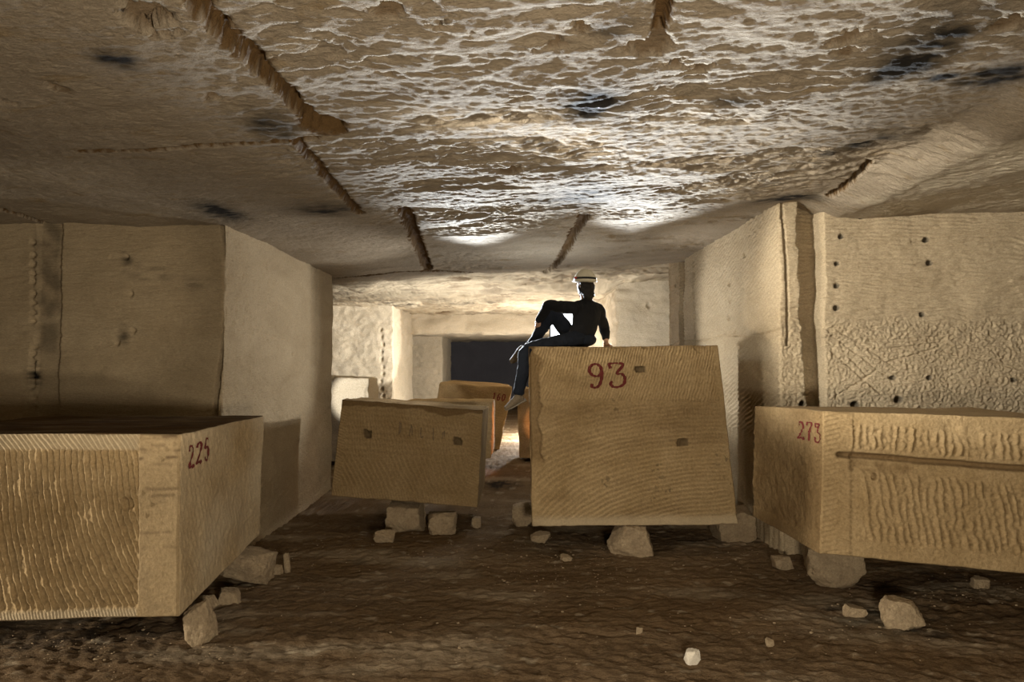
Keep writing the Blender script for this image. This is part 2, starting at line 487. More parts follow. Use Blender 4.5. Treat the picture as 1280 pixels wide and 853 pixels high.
def ceiling():
    xs = np.unique(np.concatenate([np.linspace(-9, -5, 60), np.linspace(-5, 5.2, 640), np.linspace(5.2, 9, 50)]))
    ys = np.concatenate([np.linspace(-4, 1.8, 40)[:-1], np.linspace(1.8, 8, 480)[:-1], np.linspace(8, 14, 180)[:-1], np.linspace(14, 36, 200)])
    X, Y = [a.ravel() for a in np.meshgrid(xs, ys, indexing='ij')]
    z = ceil_z(X, Y)
    w = 0.35 * n2(X, Y, 0.9, seed=3)
    # beds of rock torn off in flakes: sharp little scarps across the gallery
    zone = sstep(-0.1, 0.45, 0.5 * n2(X, Y, 0.35, 1, 1.4, seed=8) + 0.75 * np.exp(-((X - 0.4) / 2.0) ** 2) - 0.6 * sstep(-1.0, -3.0, X) - 0.5 * sstep(3.1, 3.6, X))

    def rise(ph, k=0.38):
        t = ph - np.floor(ph)
        return np.where(t < k, t / k, (1 - t) / (1 - k))
    warp = n2(X, Y, 1.1, 0.9, 1.5, seed=21, octs=6)
    warp2 = n2(X, Y, 3.0, 0.7, 1.4, seed=23, octs=4)
    h1 = rise(Y * 2.3 + 1.5 * warp + 0.25 * warp2 - 0.25 * X)
    h2 = rise(Y * 5.2 + 2.6 * warp + 0.9 * warp2 - 0.3 * X)
    h3 = rise(Y * 12.0 + 3.5 * warp + 2.2 * warp2)
    amt = sstep(-0.10, 0.22, n2(X, Y, 0.9, 0.6, 1.7, seed=55, octs=5))
    amt2 = sstep(-0.12, 0.25, n2(X, Y, 1.8, 0.6, 1.7, seed=57, octs=4))
    z = z + 0.035 * n2(X, Y, 0.7, seed=1) + zone * ((0.35 + 0.65 * amt) * 0.022 * h1 + amt * (0.35 + 0.65 * amt2) * (0.020 * h2 + 0.012 * h3))
    far = sstep(8.0, 11.0, Y)
    z = z + (0.25 + 0.75 * zone * amt) * 0.012 * fbm(np.stack([X * 6, Y * 12, X * 0 + 2], 1), 4, 0.62)
    z = z + 0.004 * fbm(np.stack([X * 14, Y * 18, X * 0 + 2], 1), 3, 0.7)
    z = z + 0.0045 * (1 - zone) * ridge_fbm(np.stack([X * 2.2 + 0.8 * Y, Y * 4, X * 0 + 12], 1), 4, 0.6)
    st, ru = np.zeros_like(X), np.zeros_like(X)
    jag = 0.03 * n2(X, Y, 9, seed=77) + 0.02 * n2(X, Y, 25, seed=78)
    for pts, hw, dep in CRACKS:
        m = (X > min(p[0] for p in pts) - 0.5) & (X < max(p[0] for p in pts) + 0.5) & (Y > min(p[1] for p in pts) - 0.5) & (Y < max(p[1] for p in pts) + 0.5)
        d = polydist(X[m], Y[m], pts) + jag[m] * min(1.0, hw / 0.05)
        k = 1 - sstep(hw * 0.75, hw * 1.25, d)
        z[m] += dep * k
        ru[m] = np.maximum(ru[m], 1 - sstep(hw * 1.15, hw * 1.5, d))
    for (px, py), r, dep in PITS:
        cx, cy = on_ceil(px, py)
        m = (abs(X - cx) < 0.6) & (abs(Y - cy) < 0.6)
        d = np.hypot(X[m] - cx, (Y[m] - cy)) + 2.2 * jag[m]
        k = 1 - sstep(r * 0.8, r * 1.0, d)
        z[m] += dep * k * np.clip(0.4 + (cy + r - Y[m]) / (2 * r), 0.2, 1)
        ru[m] = np.maximum(ru[m], 0.65 * k)
    sj = n2(X, Y, 6, 1, 1.6, seed=91, octs=4)
    for (px, py), rx, ry, s in SOOT:
        cx, cy = on_ceil(px, py)
        d = np.sqrt(((X - cx) / rx) ** 2 + ((Y - cy) / ry) ** 2)
        st = np.maximum(st, s * np.exp(-(d ** 2) * 0.62) * np.clip(1.0 + 0.7 * sj, 0, 1.6) - 0.07)
    pale = 0.7 * sstep(3.3, 3.6, X + 0.15 * n2(X, Y, 2, seed=5)) * sstep(7.2, 6.6, Y) * sstep(3.4, 4.6, Y + 0.5 * n2(X, Y, 1.5, seed=6))
    pale = np.maximum(pale, 0.75 * sstep(11.0, 12.5, Y + 0.4 * n2(X, Y, 1, seed=61)) * np.clip(1 - 1.4 * np.abs(n2(X, Y, 1.2, 1, 2, seed=66)), 0.1, 1))
    ru = np.maximum(ru, 0.85 * sstep(0.05, 0.45, n2(X, Y, 1.1, 0.6, 1.4, seed=71) + 0.12 * sstep(15.5, 17, Y) - 0.08) * sstep(12, 13, Y))
    z = z + sstep(10.8, 13, Y) * (0.06 * ridge_fbm(np.stack([X * 0.9, Y * 1.6, X * 0], 1), 5, 0.6) + 0.03)
    nx, ny = len(xs), len(ys)
    i = np.arange(nx * ny).reshape(nx, ny)
    q = np.stack([i[:-1, :-1], i[:-1, 1:], i[1:, 1:], i[1:, :-1]], -1).reshape(-1, 4)
    o = mesh_np('ceiling', np.stack([X, Y, z], 1), q, M_CEIL, attrs={'stain_shade': np.clip(st, 0, 0.97), 'rust': np.clip(ru, 0, 1), 'pale': np.clip(pale, 0, 1)})
    tag(o, kind='structure')


def floor_z(X, Y):
    z = 0.03 * n2(X, Y, 0.5, seed=101, octs=3) + 0.012 * n2(X, Y, 2.5, 0.7, 1.3, seed=105, octs=4) - 0.01
    return z


def floor():
    xs = np.unique(np.concatenate([np.linspace(-9, -4, 50), np.linspace(-4, 4.5, 440), np.linspace(4.5, 9, 40)]))
    ys = np.concatenate([np.linspace(-4, 3.2, 50)[:-1], np.linspace(3.2, 9, 400)[:-1], np.linspace(9, 36, 220)])
    X, Y = [a.ravel() for a in np.meshgrid(xs, ys, indexing='ij')]
    z = floor_z(X, Y) + 0.015 * fbm(np.stack([X * 9, Y * 12, X * 0 + 4], 1), 4, 0.65) + 0.012 * np.clip(n2(X, Y, 5, 0.6, 1.4, seed=120), 0, 1)
    st = np.zeros_like(X)
    sj = n2(X, Y, 6, 1, 1.4, seed=131, octs=4)
    for (px, py), rx, ry, s in (((1100, 770), 0.42, 0.24, 1.2), ((1060, 762), 0.3, 0.2, 0.7), ((1150, 790), 0.3, 0.15, 0.8), ((1228, 797), 0.10, 0.06, 0.8),
                                ((625, 606), 0.3, 0.4, 1.2), ((450, 702), 0.18, 0.1, 0.6), ((1190, 715), 1.0, 0.5, 0.6), ((60, 790), 1.0, 0.4, 0.7), ((520, 648), 0.8, 0.3, 0.5)):  # wide patches under the blocks paint their shade into the earth
        c = on_floor(px, py)
        d = np.sqrt(((X - c[0]) / rx) ** 2 + ((Y - c[1]) / ry) ** 2)
        st = np.maximum(st, s * np.exp(-d ** 2) * np.clip(0.75 + 1.1 * sj, 0, 1.5) - 0.06)
    nx, ny = len(xs), len(ys)
    i = np.arange(nx * ny).reshape(nx, ny)
    q = np.stack([i[:-1, :-1], i[1:, :-1], i[1:, 1:], i[:-1, 1:]], -1).reshape(-1, 4)
    ru = 0.45 * sstep(0.05, 0.6, n2(X, Y, 0.9, 0.5, 1.5, seed=141, octs=4))
    pa = 0.22 * sstep(0.05, 0.55, n2(X, Y, 1.1, 0.5, 1.6, seed=151, octs=6)) + 0.30 * sstep(0.45, 0.7, n2(X, Y, 7, 0.7, 1.3, seed=153, octs=4))
    o = mesh_np('floor', np.stack([X, Y, z], 1), q, M_FLOOR, attrs={'stain_shade': np.clip(st, 0, 0.95), 'rust': ru, 'pale': pa})
    tag(o, kind='structure')


ceiling()
floor()


def px_u(px, Y, x0):
    return (px - W / 2) / F * Y - x0


# ---- left pillar: a front towards us and a long side down the gallery
LX0, LX1, LY0, LY1, ZB, ZT = -9.0, -2.84, 6.7, 10.75, -0.15, 3.75


def left_front(a, b, A, B):
    x, zz = a + LX0, b + ZB
    w = n2(a, b, 1.2, seed=5)
    h = 0.010 * crest(b / 0.05 + 1.0 * w + 0.5 * n2(a, b, 5, 0.5, 1, seed=6), 0.25)
    h += 0.005 * n2(a, b, 14, 0.45, 1.3, seed=7, octs=4) + 0.010 * n2(a, b, 1.5, seed=9)
    # a leaning crack near the corner
    cr = [tuple(P(px, py, LY0)[[0, 2]]) for px, py in ((277, 270), (280, 300), (284, 340), (283, 385), (279, 430), (274, 470), (270, 520), (268, 600))]
    d = polydist(x, zz, cr) + 0.006 * n2(a, b, 12, seed=11)
    h -= 0.12 * (1 - sstep(0.012, 0.028, d))
    h -= 0.03 * (1 - sstep(0.0, 0.05, x - np.interp(zz, [0, 1.2, 2.0, 3.3], [-2.92, -2.90, -2.845, -2.84]))) * 0
    # vertical saw kerf strip and its row of wedge holes
    xs = P(60, 400, LY0)[0]
    h -= 0.035 * (1 - sstep(0.10, 0.13, abs(x - xs) + 0.012 * n2(a, b, 8, seed=13)))
    for py in (303, 320, 331, 343, 352, 367, 378, 390, 401, 435, 443, 453, 498, 510):
        p = P(41, py, LY0)
        h -= 0.05 * (1 - sstep(0.015, 0.035, np.hypot(x - p[0], zz - p[2])))
    c2 = [tuple(P(40, py, LY0)[[0, 2]]) for py in (455, 484)]
    h -= 0.05 * (1 - sstep(0.012, 0.03, polydist(x, zz, c2)))
    for px, py in ((160, 322), (164, 367), (148, 430), (168, 414)):
        p = P(px, py, LY0)
        h -= 0.035 * (1 - sstep(0.015, 0.03, np.hypot(x - p[0], zz - p[2])))
        h -= 0.008 * (1 - sstep(0.01, 0.02, np.abs(zz - p[2]))) * (np.abs(x - p[0] + 0.08) < 0.09)
    return h


def left_side(a, b, A, B):
    y, zz = a + LY0, b + ZB
    h = 0.011 * n2(a, b, 22, 1.0, 0.6, seed=15, octs=3) + 0.010 * n2(a, b, 1.5, seed=16)
    h += 0.004 * crest((a * 0.6 + b) / 0.06 + 0.8 * n2(a, b, 2, seed=17), 0.25)
    h -= 0.03 * sstep(9.55, 9.6, y) * (1 - sstep(9.95, 10.0, y)) * sstep(1.9, 2.0, zz)
    h -= 0.02 * (1 - sstep(0.0, 0.03, np.abs(zz - 2.35 + 0.06 * (y - 7)))) * (y < 8.6)
    for yy, z2 in ((7.9, 2.25), (8.8, 2.1), (9.0, 2.1), (9.25, 2.05), (9.7, 1.55), (8.6, 1.3)):
        h -= 0.04 * (1 - sstep(0.012, 0.03, np.hypot(y - yy, zz - z2)))
    return h


def left_stain(f, a, b, A, B, L):
    s = 0.0 * a
    if f == 'front':
        x, zz = a + LX0, b + ZB
        xs = P(57, 400, LY0)[0]
        s = 0.42 * (1 - sstep(0.07, 0.16, abs(x - xs) + 0.04 * n2(a, b, 4, seed=18))) * np.clip(0.8 + n2(a, b, 6, seed=19), 0, 1.2) * sstep(1.6, 2.3, zz)
        for px, py, r, k in ((190, 340, 0.22, 0.35), (245, 355, 0.15, 0.3), (155, 420, 0.06, 0.5), (160, 322, 0.06, 0.6), (42, 470, 0.06, 0.9)):
            p = P(px, py, LY0)
            s = np.maximum(s, k * np.exp(-((x - p[0]) / r) ** 2 - ((zz - p[2]) / (r * 0.45 if r > 0.1 else 0.12)) ** 2) * np.clip(0.6 + 2 * n2(a, b, 9, 0.5, 2, seed=23), 0, 1.5))
    return s


lp = Block(boxc(LX0, LX1, LY0, LY1, ZB, ZT), {'front': left_front, 'right': left_side}, 0.015, 0.03, 0.015, 4.0)
o = lp.build('wall_left', M_WALL, (axis(300, 0.42, 1.0), axis(190), axis(210)), attr={'stain_shade': left_stain}, origin=False)
tag(o, kind='structure')

# ---- right pillar
RX0, RX1, RY0, RY1 = 2.80, 9.0, 7.1, 12.1


PITS_R = ((1077, 268, 0.055), (1158, 300, 0.035), (1162, 329, 0.035), (1050, 296, 0.03), (1045, 330, 0.028), (1044, 358, 0.03), (1045, 385, 0.035), (1153, 394, 0.03),
          (1070, 507, 0.05), (1002, 505, 0.035), (1124, 500, 0.045), (1160, 472, 0.03), (1116, 473, 0.03), (1266, 475, 0.03))


def right_front(a, b, A, B):
    x, zz = a + RX0, b + ZB
    up = sstep(2.35, 2.5, zz + 0.05 * n2(a, b, 2, seed=30))
    h = up * (0.010 * crest(b / 0.045 + 1.6 * n2(a, b, 2.0, 0.5, 1, seed=31), 0.28) + 0.007 * n2(a, b, 16, 0.5, 1.2, seed=32))
    h += (1 - up) * (0.013 * n2(a, b, 32, seed=33, octs=3) + 0.006 * n2(a, b, 12, seed=34))
    h += 0.012 * n2(a, b, 1.3, seed=35)
    # deep vertical kerf beside the corner, ragged on one lip
    l = P(1002, 380, RY0)[0] + 0.03 * n2(a, b, 7, seed=36) - 0.03 * (zz - 2.6)
    r = P(1030, 380, RY0)[0] + 0.01 * n2(a, b, 5, seed=37)
    h -= 0.24 * sstep(-0.012, 0.012, x - l) * (1 - sstep(-0.012, 0.012, x - r))
    c = [tuple(P(px, py, RY0)[[0, 2]]) for px, py in ((977, 255), (981, 300), (983, 350), (985, 400), (984, 430))]
    h -= 0.07 * (1 - sstep(0.008, 0.02, polydist(x, zz, c) + 0.004 * n2(a, b, 10, seed=38)))
    for px, py, r2 in PITS_R:
        p = P(px, py, RY0)
        h -= 0.07 * (1 - sstep(r2 * 0.5, r2, np.hypot(x - p[0], zz - p[2])))
        if py < 340:
            h -= 0.012 * (1 - sstep(0.008, 0.018, np.abs(zz - p[2] + 0.02))) * (x < p[0]) * (x > p[0] - 0.16)
    # bundles of pick scratches
    for (x0, y0), (x1, y1) in (((1085, 427), (1180, 421)), ((1085, 431), (1182, 425)), ((1090, 438), (1185, 428)), ((1110, 452), (1175, 434)), ((1045, 497), (1095, 463)), ((1040, 420), (1115, 475)),
                               ((1040, 440), (1105, 495)), ((1050, 415), (1120, 460)), ((1180, 440), (1275, 460)), ((1060, 446), (1085, 470))):
        d = polydist(x, zz, [tuple(P(x0, y0, RY0)[[0, 2]]), tuple(P(x1, y1, RY0)[[0, 2]])])
        h -= 0.011 * (1 - sstep(0.006, 0.016, d))
    return h


def right_side(a, b, A, B):
    y, zz = a + RY0, b + ZB
    h = 0.018 * crest((b + 0.42 * a) / 0.058 + 0.5 * n2(a, b, 3, seed=42), 0.28) * (0.6 + 0.4 * sstep(1.9, 1.7, zz)) + 0.010 * n2(a, b, 18, seed=43) + 0.012 * n2(a, b, 1.4, seed=44)
    h -= 0.22 * sstep(11.0, 11.03, y) * (1 - sstep(11.28, 11.31, y))
    h -= 0.02 * (1 - sstep(0.005, 0.02, np.abs(zz - 2.32 - 0.02 * np.sin(y * 3))))
    for z2 in np.arange(1.9, 3.6, 0.16):
        h -= 0.05 * (1 - sstep(0.012, 0.03, np.maximum(np.abs(y - 10.42) * 0.8, np.abs(zz - z2) * 0.5)))
    for yy, z2 in ((8.15, 3.28), (8.75, 3.0), (8.7, 2.78), (8.75, 2.55), (8.5, 2.35), (8.4, 2.2), (11.6, 3.3), (8.4, 1.1), (8.4, 0.85)):
        h -= 0.06 * (1 - sstep(0.015, 0.045, np.hypot(y - yy, zz - z2)))
    return h


def right_stain_shade(f, a, b, A, B, L):
    s = 0.0 * a
    if f == 'front':
        x, zz = a + RX0, b + ZB
        s = 0.16 * (1 - sstep(0.0, 0.35, np.abs(zz - 2.32) + 0.15 * n2(a, b, 2, seed=46))) * np.clip(0.7 + n2(a, b, 7, seed=47), 0, 1.3)
        for px, py, r2 in PITS_R:
            p = P(px, py, RY0)
            s = np.maximum(s, 0.75 * (1 - sstep(r2 * 0.6, r2, np.hypot(x - p[0] - 0.01, zz - p[2]))))  # shade inside the pits, put into the colour
    return s


rp = Block(boxc(RX0, RX1, RY0, RY1, ZB, 4.2), {'front': right_front, 'left': right_side}, 0.015, 0.03, 0.015, 9.0)
o = rp.build('wall_right', M_WALL_R, (axis(300, 0.0, 0.46), axis(200), axis(400, 0.3, 0.92)), attr={'stain_shade': right_stain_shade}, origin=False)
tag(o, kind='structure')

# ---- chamber behind the first pillars
def far_tex(seed, amp=0.02):
    def f(a, b, A, B):
        return amp * n2(a, b, 5, 0.8, 1.2, seed=seed, octs=4) + 0.015 * crest(b / 0.16 + 1.2 * n2(a, b, 1.5, seed=seed + 1), 0.3)
    return f


def fl_front(a, b, A, B):
    h = far_tex(51)(a, b, A, B)
    for zz in np.arange(0.6, 3.2, 0.2):
        h -= 0.10 * (1 - sstep(0.02, 0.055, np.hypot(a - A + 0.30 + 0.03 * np.sin(zz * 9), b - zz)))
    return h


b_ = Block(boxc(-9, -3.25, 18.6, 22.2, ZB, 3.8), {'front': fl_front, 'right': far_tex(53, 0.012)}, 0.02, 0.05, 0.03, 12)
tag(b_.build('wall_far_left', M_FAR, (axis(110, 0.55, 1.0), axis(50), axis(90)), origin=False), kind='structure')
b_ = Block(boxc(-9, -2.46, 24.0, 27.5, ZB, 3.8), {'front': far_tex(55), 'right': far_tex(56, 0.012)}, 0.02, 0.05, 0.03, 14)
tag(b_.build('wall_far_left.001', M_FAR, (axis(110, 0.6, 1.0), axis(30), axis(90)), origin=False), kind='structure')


def fr_front(a, b, A, B):
    h = far_tex(58, 0.015)(a, b, A, B)
    p = P(811, 382, 15)
    return h - 0.12 * (1 - sstep(0.03, 0.06, np.hypot(a + 2.29 - p[0], b + ZB - p[2])))


def fr_rust(f, a, b, A, B, L):
    zz = b + ZB
    return 0.55 * sstep(3.25, 3.4, zz) * (f == 'front') * sstep(0.0, 0.5, n2(a, b, 2, 0.3, 3, seed=60)) if f == 'front' else 0 * a


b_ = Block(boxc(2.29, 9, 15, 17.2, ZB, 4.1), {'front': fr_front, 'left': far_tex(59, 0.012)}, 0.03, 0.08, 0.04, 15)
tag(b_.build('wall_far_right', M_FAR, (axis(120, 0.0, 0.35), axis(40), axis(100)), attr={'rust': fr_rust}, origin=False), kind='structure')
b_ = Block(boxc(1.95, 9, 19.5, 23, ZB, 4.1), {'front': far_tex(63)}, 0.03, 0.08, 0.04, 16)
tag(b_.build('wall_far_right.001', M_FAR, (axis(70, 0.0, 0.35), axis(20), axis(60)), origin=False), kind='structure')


def lint(a, b, A, B):
    return 0.05 * n2(a, b, 1.2, 0.6, 1.6, seed=64, octs=4)


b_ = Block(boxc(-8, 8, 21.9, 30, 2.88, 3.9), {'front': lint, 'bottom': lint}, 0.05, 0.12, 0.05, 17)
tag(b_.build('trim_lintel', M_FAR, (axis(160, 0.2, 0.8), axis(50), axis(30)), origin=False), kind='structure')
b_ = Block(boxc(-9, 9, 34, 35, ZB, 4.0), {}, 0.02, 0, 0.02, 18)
tag(b_.build('wall_end', M_END_SHADE, (axis(30), axis(4), axis(20)), origin=False), kind='structure')
for nm, x0, x1 in (('wall_side_left', -9.6, -8.8), ('wall_side_right', 8.8, 9.6)):
    b_ = Block(boxc(x0, x1, -4.2, 36, ZB, 4.3), {}, 0.02, 0, 0.03, 19)
    tag(b_.build(nm, M_WALL, (axis(4), axis(60), axis(16)), origin=False), kind='structure')
b_ = Block(boxc(-9, 9, -4.6, -3.9, ZB, 4.3), {}, 0.02, 0, 0.03, 20)
tag(b_.build('wall_back', M_WALL, (axis(40), axis(4), axis(16)), origin=False), kind='structure')


# ================================================================== the quarried blocks
# --- block numbered 225, left
A225 = boxc(-4.3, -2.28, 4.7, 6.25, 0.235, 1.50)
c = np.array(A225, float).reshape(2, 2, 2, 3)
c[1, 1, 0] = (-2.30, 6.25, 0.42); c[0, 1, 0, 2] = 0.40
c[1, 0, 0] = (-2.275, 4.70, 0.255); c[0, 0, 0, 2] = 0.21
c[:, 1, 1, 2] = 1.50


def f225(a, b, A, B):
    t = B - b
    x = a - 0.76
    k = 0.10 + 0.17 * np.clip(x, -0.5, 1.2)
    wob = 0.22 * n2(a, b, 2.5, seed=200) + 0.16 * n2(a, b, 16, seed=201)
    ph = (x - 0.02 * t - k * t ** 2) / 0.041 + wob
    main = 0.014 * crest(ph, 0.19) * np.clip(0.95 + 0.7 * n2(a, b, 9, 1, 0.6, seed=202), 0.1, 1.3) + 0.004 * n2(a, b, 30, seed=203)
    topb = 0.007 * crest((x - 0.75 * t) / 0.036 + 0.3 * n2(a, b, 6, seed=204), 0.25)
    botb = 0.003 * crest((x - 0.25 * t) / 0.022 + 0.4 * n2(a, b, 5, seed=205), 0.25) + 0.014
    e = 0.012 * n2(a, b, 8, seed=206)
    m_top = 1 - sstep(0.095, 0.115, t + e)
    m_bot = sstep(1.10, 1.13, t + e)
    m_right = sstep(0.968, 0.985, x + 0.6 * e)
    h = main * (1 - m_top) * (1 - m_bot) + topb * m_top + botb * m_bot
    sawn = 0.016 + 0.0015 * n2(a, b, 40, 0.1, 1, seed=207) + 0.003 * n2(a, b, 3, seed=208)
    for py in (562, 570, 577, 588, 627, 641, 654):
        bz = (P(200, py, 4.7)[2] - 0.235)
        sawn -= 0.006 * np.exp(-((b - bz) / 0.012) ** 2) * (n2(a, b, 4, 1, 0.3, seed=py) > 0.05)
    h = h * (1 - m_right) + sawn * m_right
    p = P(158, 640, 4.7)
    h -= 0.03 * (1 - sstep(0.02, 0.06, np.hypot(a - 4.3 - p[0], b + 0.235 - p[2])))
    return h


def s225(a, b, A, B):
    return 0.006 * n2(a, b, 22, 1, 0.55, seed=210) + 0.010 * n2(a, b, 2, seed=211) + 0.005 * crest((a + 0.4 * b) / 0.05 + 0.6 * n2(a, b, 3, seed=212), 0.3) + 0.012 * sstep(0.62, 0.64, a) * 0


def rust225(f, a, b, A, B, L):
    if f == 'front':
        x = a - 0.76
        r = 0 * a
        for py, k in ((562, 0.9), (571, 0.5), (577, 0.7), (586, 0.9), (594, 0.4), (622, 0.6), (631, 0.6), (648, 0.4), (674, 0.5), (691, 0.4)):
            bz = (P(200, py, 4.7)[2] - 0.235) + 0.004 * np.sin(a * 9 + py) + 0.004 * n2(a, b, 12, 1, .2, seed=py)
            r = np.maximum(r, k * np.exp(-((b - bz) / 0.011) ** 2) * sstep(0.0, 0.25, n2(a, b, 5, 1, 0.2, seed=py)))
        return r * sstep(0.965, 0.985, x) * 1.1
    if f == 'top':
        return 0.75 + 0.5 * n2(a, b, 3, 0.6, 2, seed=215)
    return 0.25 * sstep(0.1, 0.6, n2(a, b, 2, 1, 0.6, seed=216))


def st225(f, a, b, A, B, L):
    if f == 'top':
        return np.clip(0.5 + 1.0 * n2(a, b, 3, 0.5, 2, seed=217), 0, 0.85)
    return 0.12 * sstep(0.2, 0.6, n2(a, b, 7, seed=218)) if f == 'front' else 0 * a


def pale225(f, a, b, A, B, L):
    if f == 'front':
        t = B - b
        return 0.10 * sstep(0.96, 0.98, a - 0.76) + 0.45 * sstep(1.10, 1.14, t) * (1 - sstep(0.96, 0.98, a - 0.76)) + 0.35 * (1 - sstep(0.09, 0.11, t)) * (1 - sstep(0.96, 0.98, a - 0.76))
    if f == 'right':
        return 0.28 + 0.25 * n2(a, b, 1.5, seed=219)
    return 0 * a


B225 = Block(c, {'front': f225, 'right': s225, 'top': lambda a, b, A, B: 0.01 * n2(a, b, 4, 0.4, 2, seed=220)}, 0.006, 0.012, 0.008, 21, 0.012)
o225 = B225.build('stone_block', M_BLOCK, (axis(400, 0.36, 1.0), axis(110), axis(200)), attr={'rust': rust225, 'stain_shade': st225, 'pale': pale225})
tag(o225, 'limestone block with curved raking grooves and red number 225, on stones at far left', 'stone block')
paint_text(B225, 'right', '225', 0.10, 0.93, 0.095, 0.155, 0.02, M_RED, o225, 0.024, 'dark red number 225', dy=0.01)

# --- block numbered 93, centre right: the one the man sits on
ftl, ftr, fbl, fbr = P(661, 434, 7.1), P(898, 432, 7.1), P(665, 658, 7.1), P(923, 656, 7.1)
c93 = extrude_back(ftl, ftr, fbl, fbr, (0.06, 1.6, 0), (-0.10, 1.6, 0))


def f93(a, b, A, B):
    line = 1.285 + 0.01 * np.sin(a * 3)
    up = sstep(-0.012, 0.012, b - line)
    w = n2(a, b, 2, seed=230)
    rows = crest(b / 0.085 + 0.15 * a + 0.5 * w, 0.3)
    stro = crest((a - 0.32 * b) / 0.030 + 0.6 * w + 0.35 * n2(a, b, 11, seed=231), 0.26)
    upper = 0.008 * rows + 0.014 * stro * np.clip(0.8 + 0.7 * n2(a, b, 10, seed=232), 0.1, 1.4)
    v = np.clip(1 - b / 1.29, 0, 1)
    ph = (b - (0.10 + 0.42 * v) * (a - 0.1) + 0.22 * v * (a - 1.0) ** 2 + 0.06 * (a - 1.0) ** 2) / 0.062 + 0.5 * w
    bands = saw(ph)
    tick = crest((a + (0.25 + 0.5 * v) * b) / 0.028 + 0.5 * np.floor(ph) * 0.37 + 0.4 * n2(a, b, 9, seed=233), 0.3)
    lower = 0.013 * bands + 0.010 * tick * np.clip(0.75 + 0.8 * n2(a, b, 8, seed=234), 0.1, 1.4)
    h = upper * up + lower * (1 - up) - 0.010 * np.exp(-((b - line) / 0.012) ** 2)
    # flat margin at the foot and down the left and right arrises
    e = 0.02 * n2(a, b, 5, seed=235)
    m = np.maximum(1 - sstep(0.075, 0.11, b + e), np.maximum(1 - sstep(0.03, 0.06, a + e), sstep(A - 0.07, A - 0.04, a + e)))
    h = h * (1 - m) + 0.008 * m
    # broken left arris
    br = 0.10 + 0.10 * n2(a, b, 4, 0.2, 1, seed=236, octs=5)
    h -= 0.045 * (1 - sstep(-0.01, 0.012, a - br)) * sstep(0.55, 0.75, b)
    tb = B + 0.01 - 0.16 * np.clip(n2(a, b, 3.5, 1, 0.15, seed=239, octs=4) - 0.05, 0, 1)
    h -= 0.022 * sstep(-0.006, 0.006, b - tb)
    for px, py, rx, rz in ((803, 463, 0.06, 0.035), (847, 555, 0.062, 0.042)):
        p = P(px, py, 7.1)
        ca, cb = (p[0] - fbl[0]) , p[2] - fbl[2]
        ca += 0.02 * 0
        h -= 0.06 * (1 - sstep(0.7, 1.0, np.maximum(np.abs(a - ca) / rx, np.abs(b - cb) / rz) + 0.2 * n2(a, b, 18, seed=237)))
    h += 0.012 * n2(a, b, 1.5, seed=238)
    return h


def st93(f, a, b, A, B, L):
    s = 0 * a
    if f == 'front':
        for px, py, rx, rz in ((803, 463, 0.06, 0.035), (847, 555, 0.062, 0.042)):
            p = P(px, py, 7.1)
            s = np.maximum(s, 0.55 * (1 - sstep(0.75, 1.0, np.maximum(np.abs(a - p[0] + fbl[0]) / rx, np.abs(b - p[2] + fbl[2]) / rz))))  # sockets darkened by colour, as painted shade
        for px, py in ((755, 605), (810, 600), (825, 618), (893, 575), (900, 605), (766, 507), (815, 590), (806, 625)):
            p = P(px, py, 7.1)
            s = np.maximum(s, 0.6 * np.exp(-(np.hypot(a - p[0] + fbl[0], b - p[2] + fbl[2]) / 0.09) ** 2) * sstep(0.25, 0.5, n2(a, b, 22, 1, 0.7, seed=240)))
    return s


def rust93(f, a, b, A, B, L):
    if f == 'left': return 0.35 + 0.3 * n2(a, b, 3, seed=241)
    if f == 'front':
        return np.maximum(0.55 * (1 - sstep(0.0, 0.03, a - 0.10 - 0.10 * n2(a, b, 4, 0.2, 1, seed=236, octs=5))) * sstep(0.55, 0.75, b),
                          0.3 * np.exp(-((b - 1.15) / 0.18) ** 2) + 0.2 * sstep(0.1, 0.5, n2(a, b, 2, 0.5, 2, seed=242)))
    return 0.2 + 0 * a


def pale93(f, a, b, A, B, L):
    return 0.35 * (1 - sstep(0.05, 0.14, b)) if f == 'front' else 0 * a


B93 = Block(c93, {'front': f93, 'left': lambda a, b, A, B: 0.025 * n2(a, b, 3, seed=243)}, 0.010, 0.018, 0.010, 24, 0.01, 7.0)
o93 = B93.build('stone_block', M_BLOCK, (axis(250), axis(60), axis(240)), attr={'stain_shade': st93, 'rust': rust93, 'pale': pale93})
tag(o93, 'tall squared limestone block with red number 93 that the person sits on', 'stone block')
sc93 = 7.1 / F
paint_text(B93, 'front', '93', (731 - 663) * sc93 * 1.02, (657 - 485) * sc93, 0.20, 0.245, 0.02, M_RED, o93, 0.034, 'dark red number 93')

# --- tilted block, centre left
ftl, ftr, fbl, fbr = P(427, 500, 8.05), P(604, 513, 8.0), P(414, 620, 8.0), P(597, 635, 7.95)
cm = extrude_back(ftl, ftr, fbl, fbr, (0.02, 1.15, 0.04), (0.03, 1.15, 0.04), -0.07)
fm0 = fbl.copy()


MSOCK = ((0.35, 0.715), (1.42, 0.725))


def mid_sock_shade(f, a, b, A, B, L):
    s = 0 * a
    if f == 'front':
        for ca, cb in MSOCK:
            s = np.maximum(s, 0.6 * (1 - sstep(0.75, 1.05, np.maximum(np.abs(a - ca), np.abs(b - cb)) / 0.05 + 0.3 * n2(a, b, 15, seed=255))))  # painted shade within the two square sockets
    return s


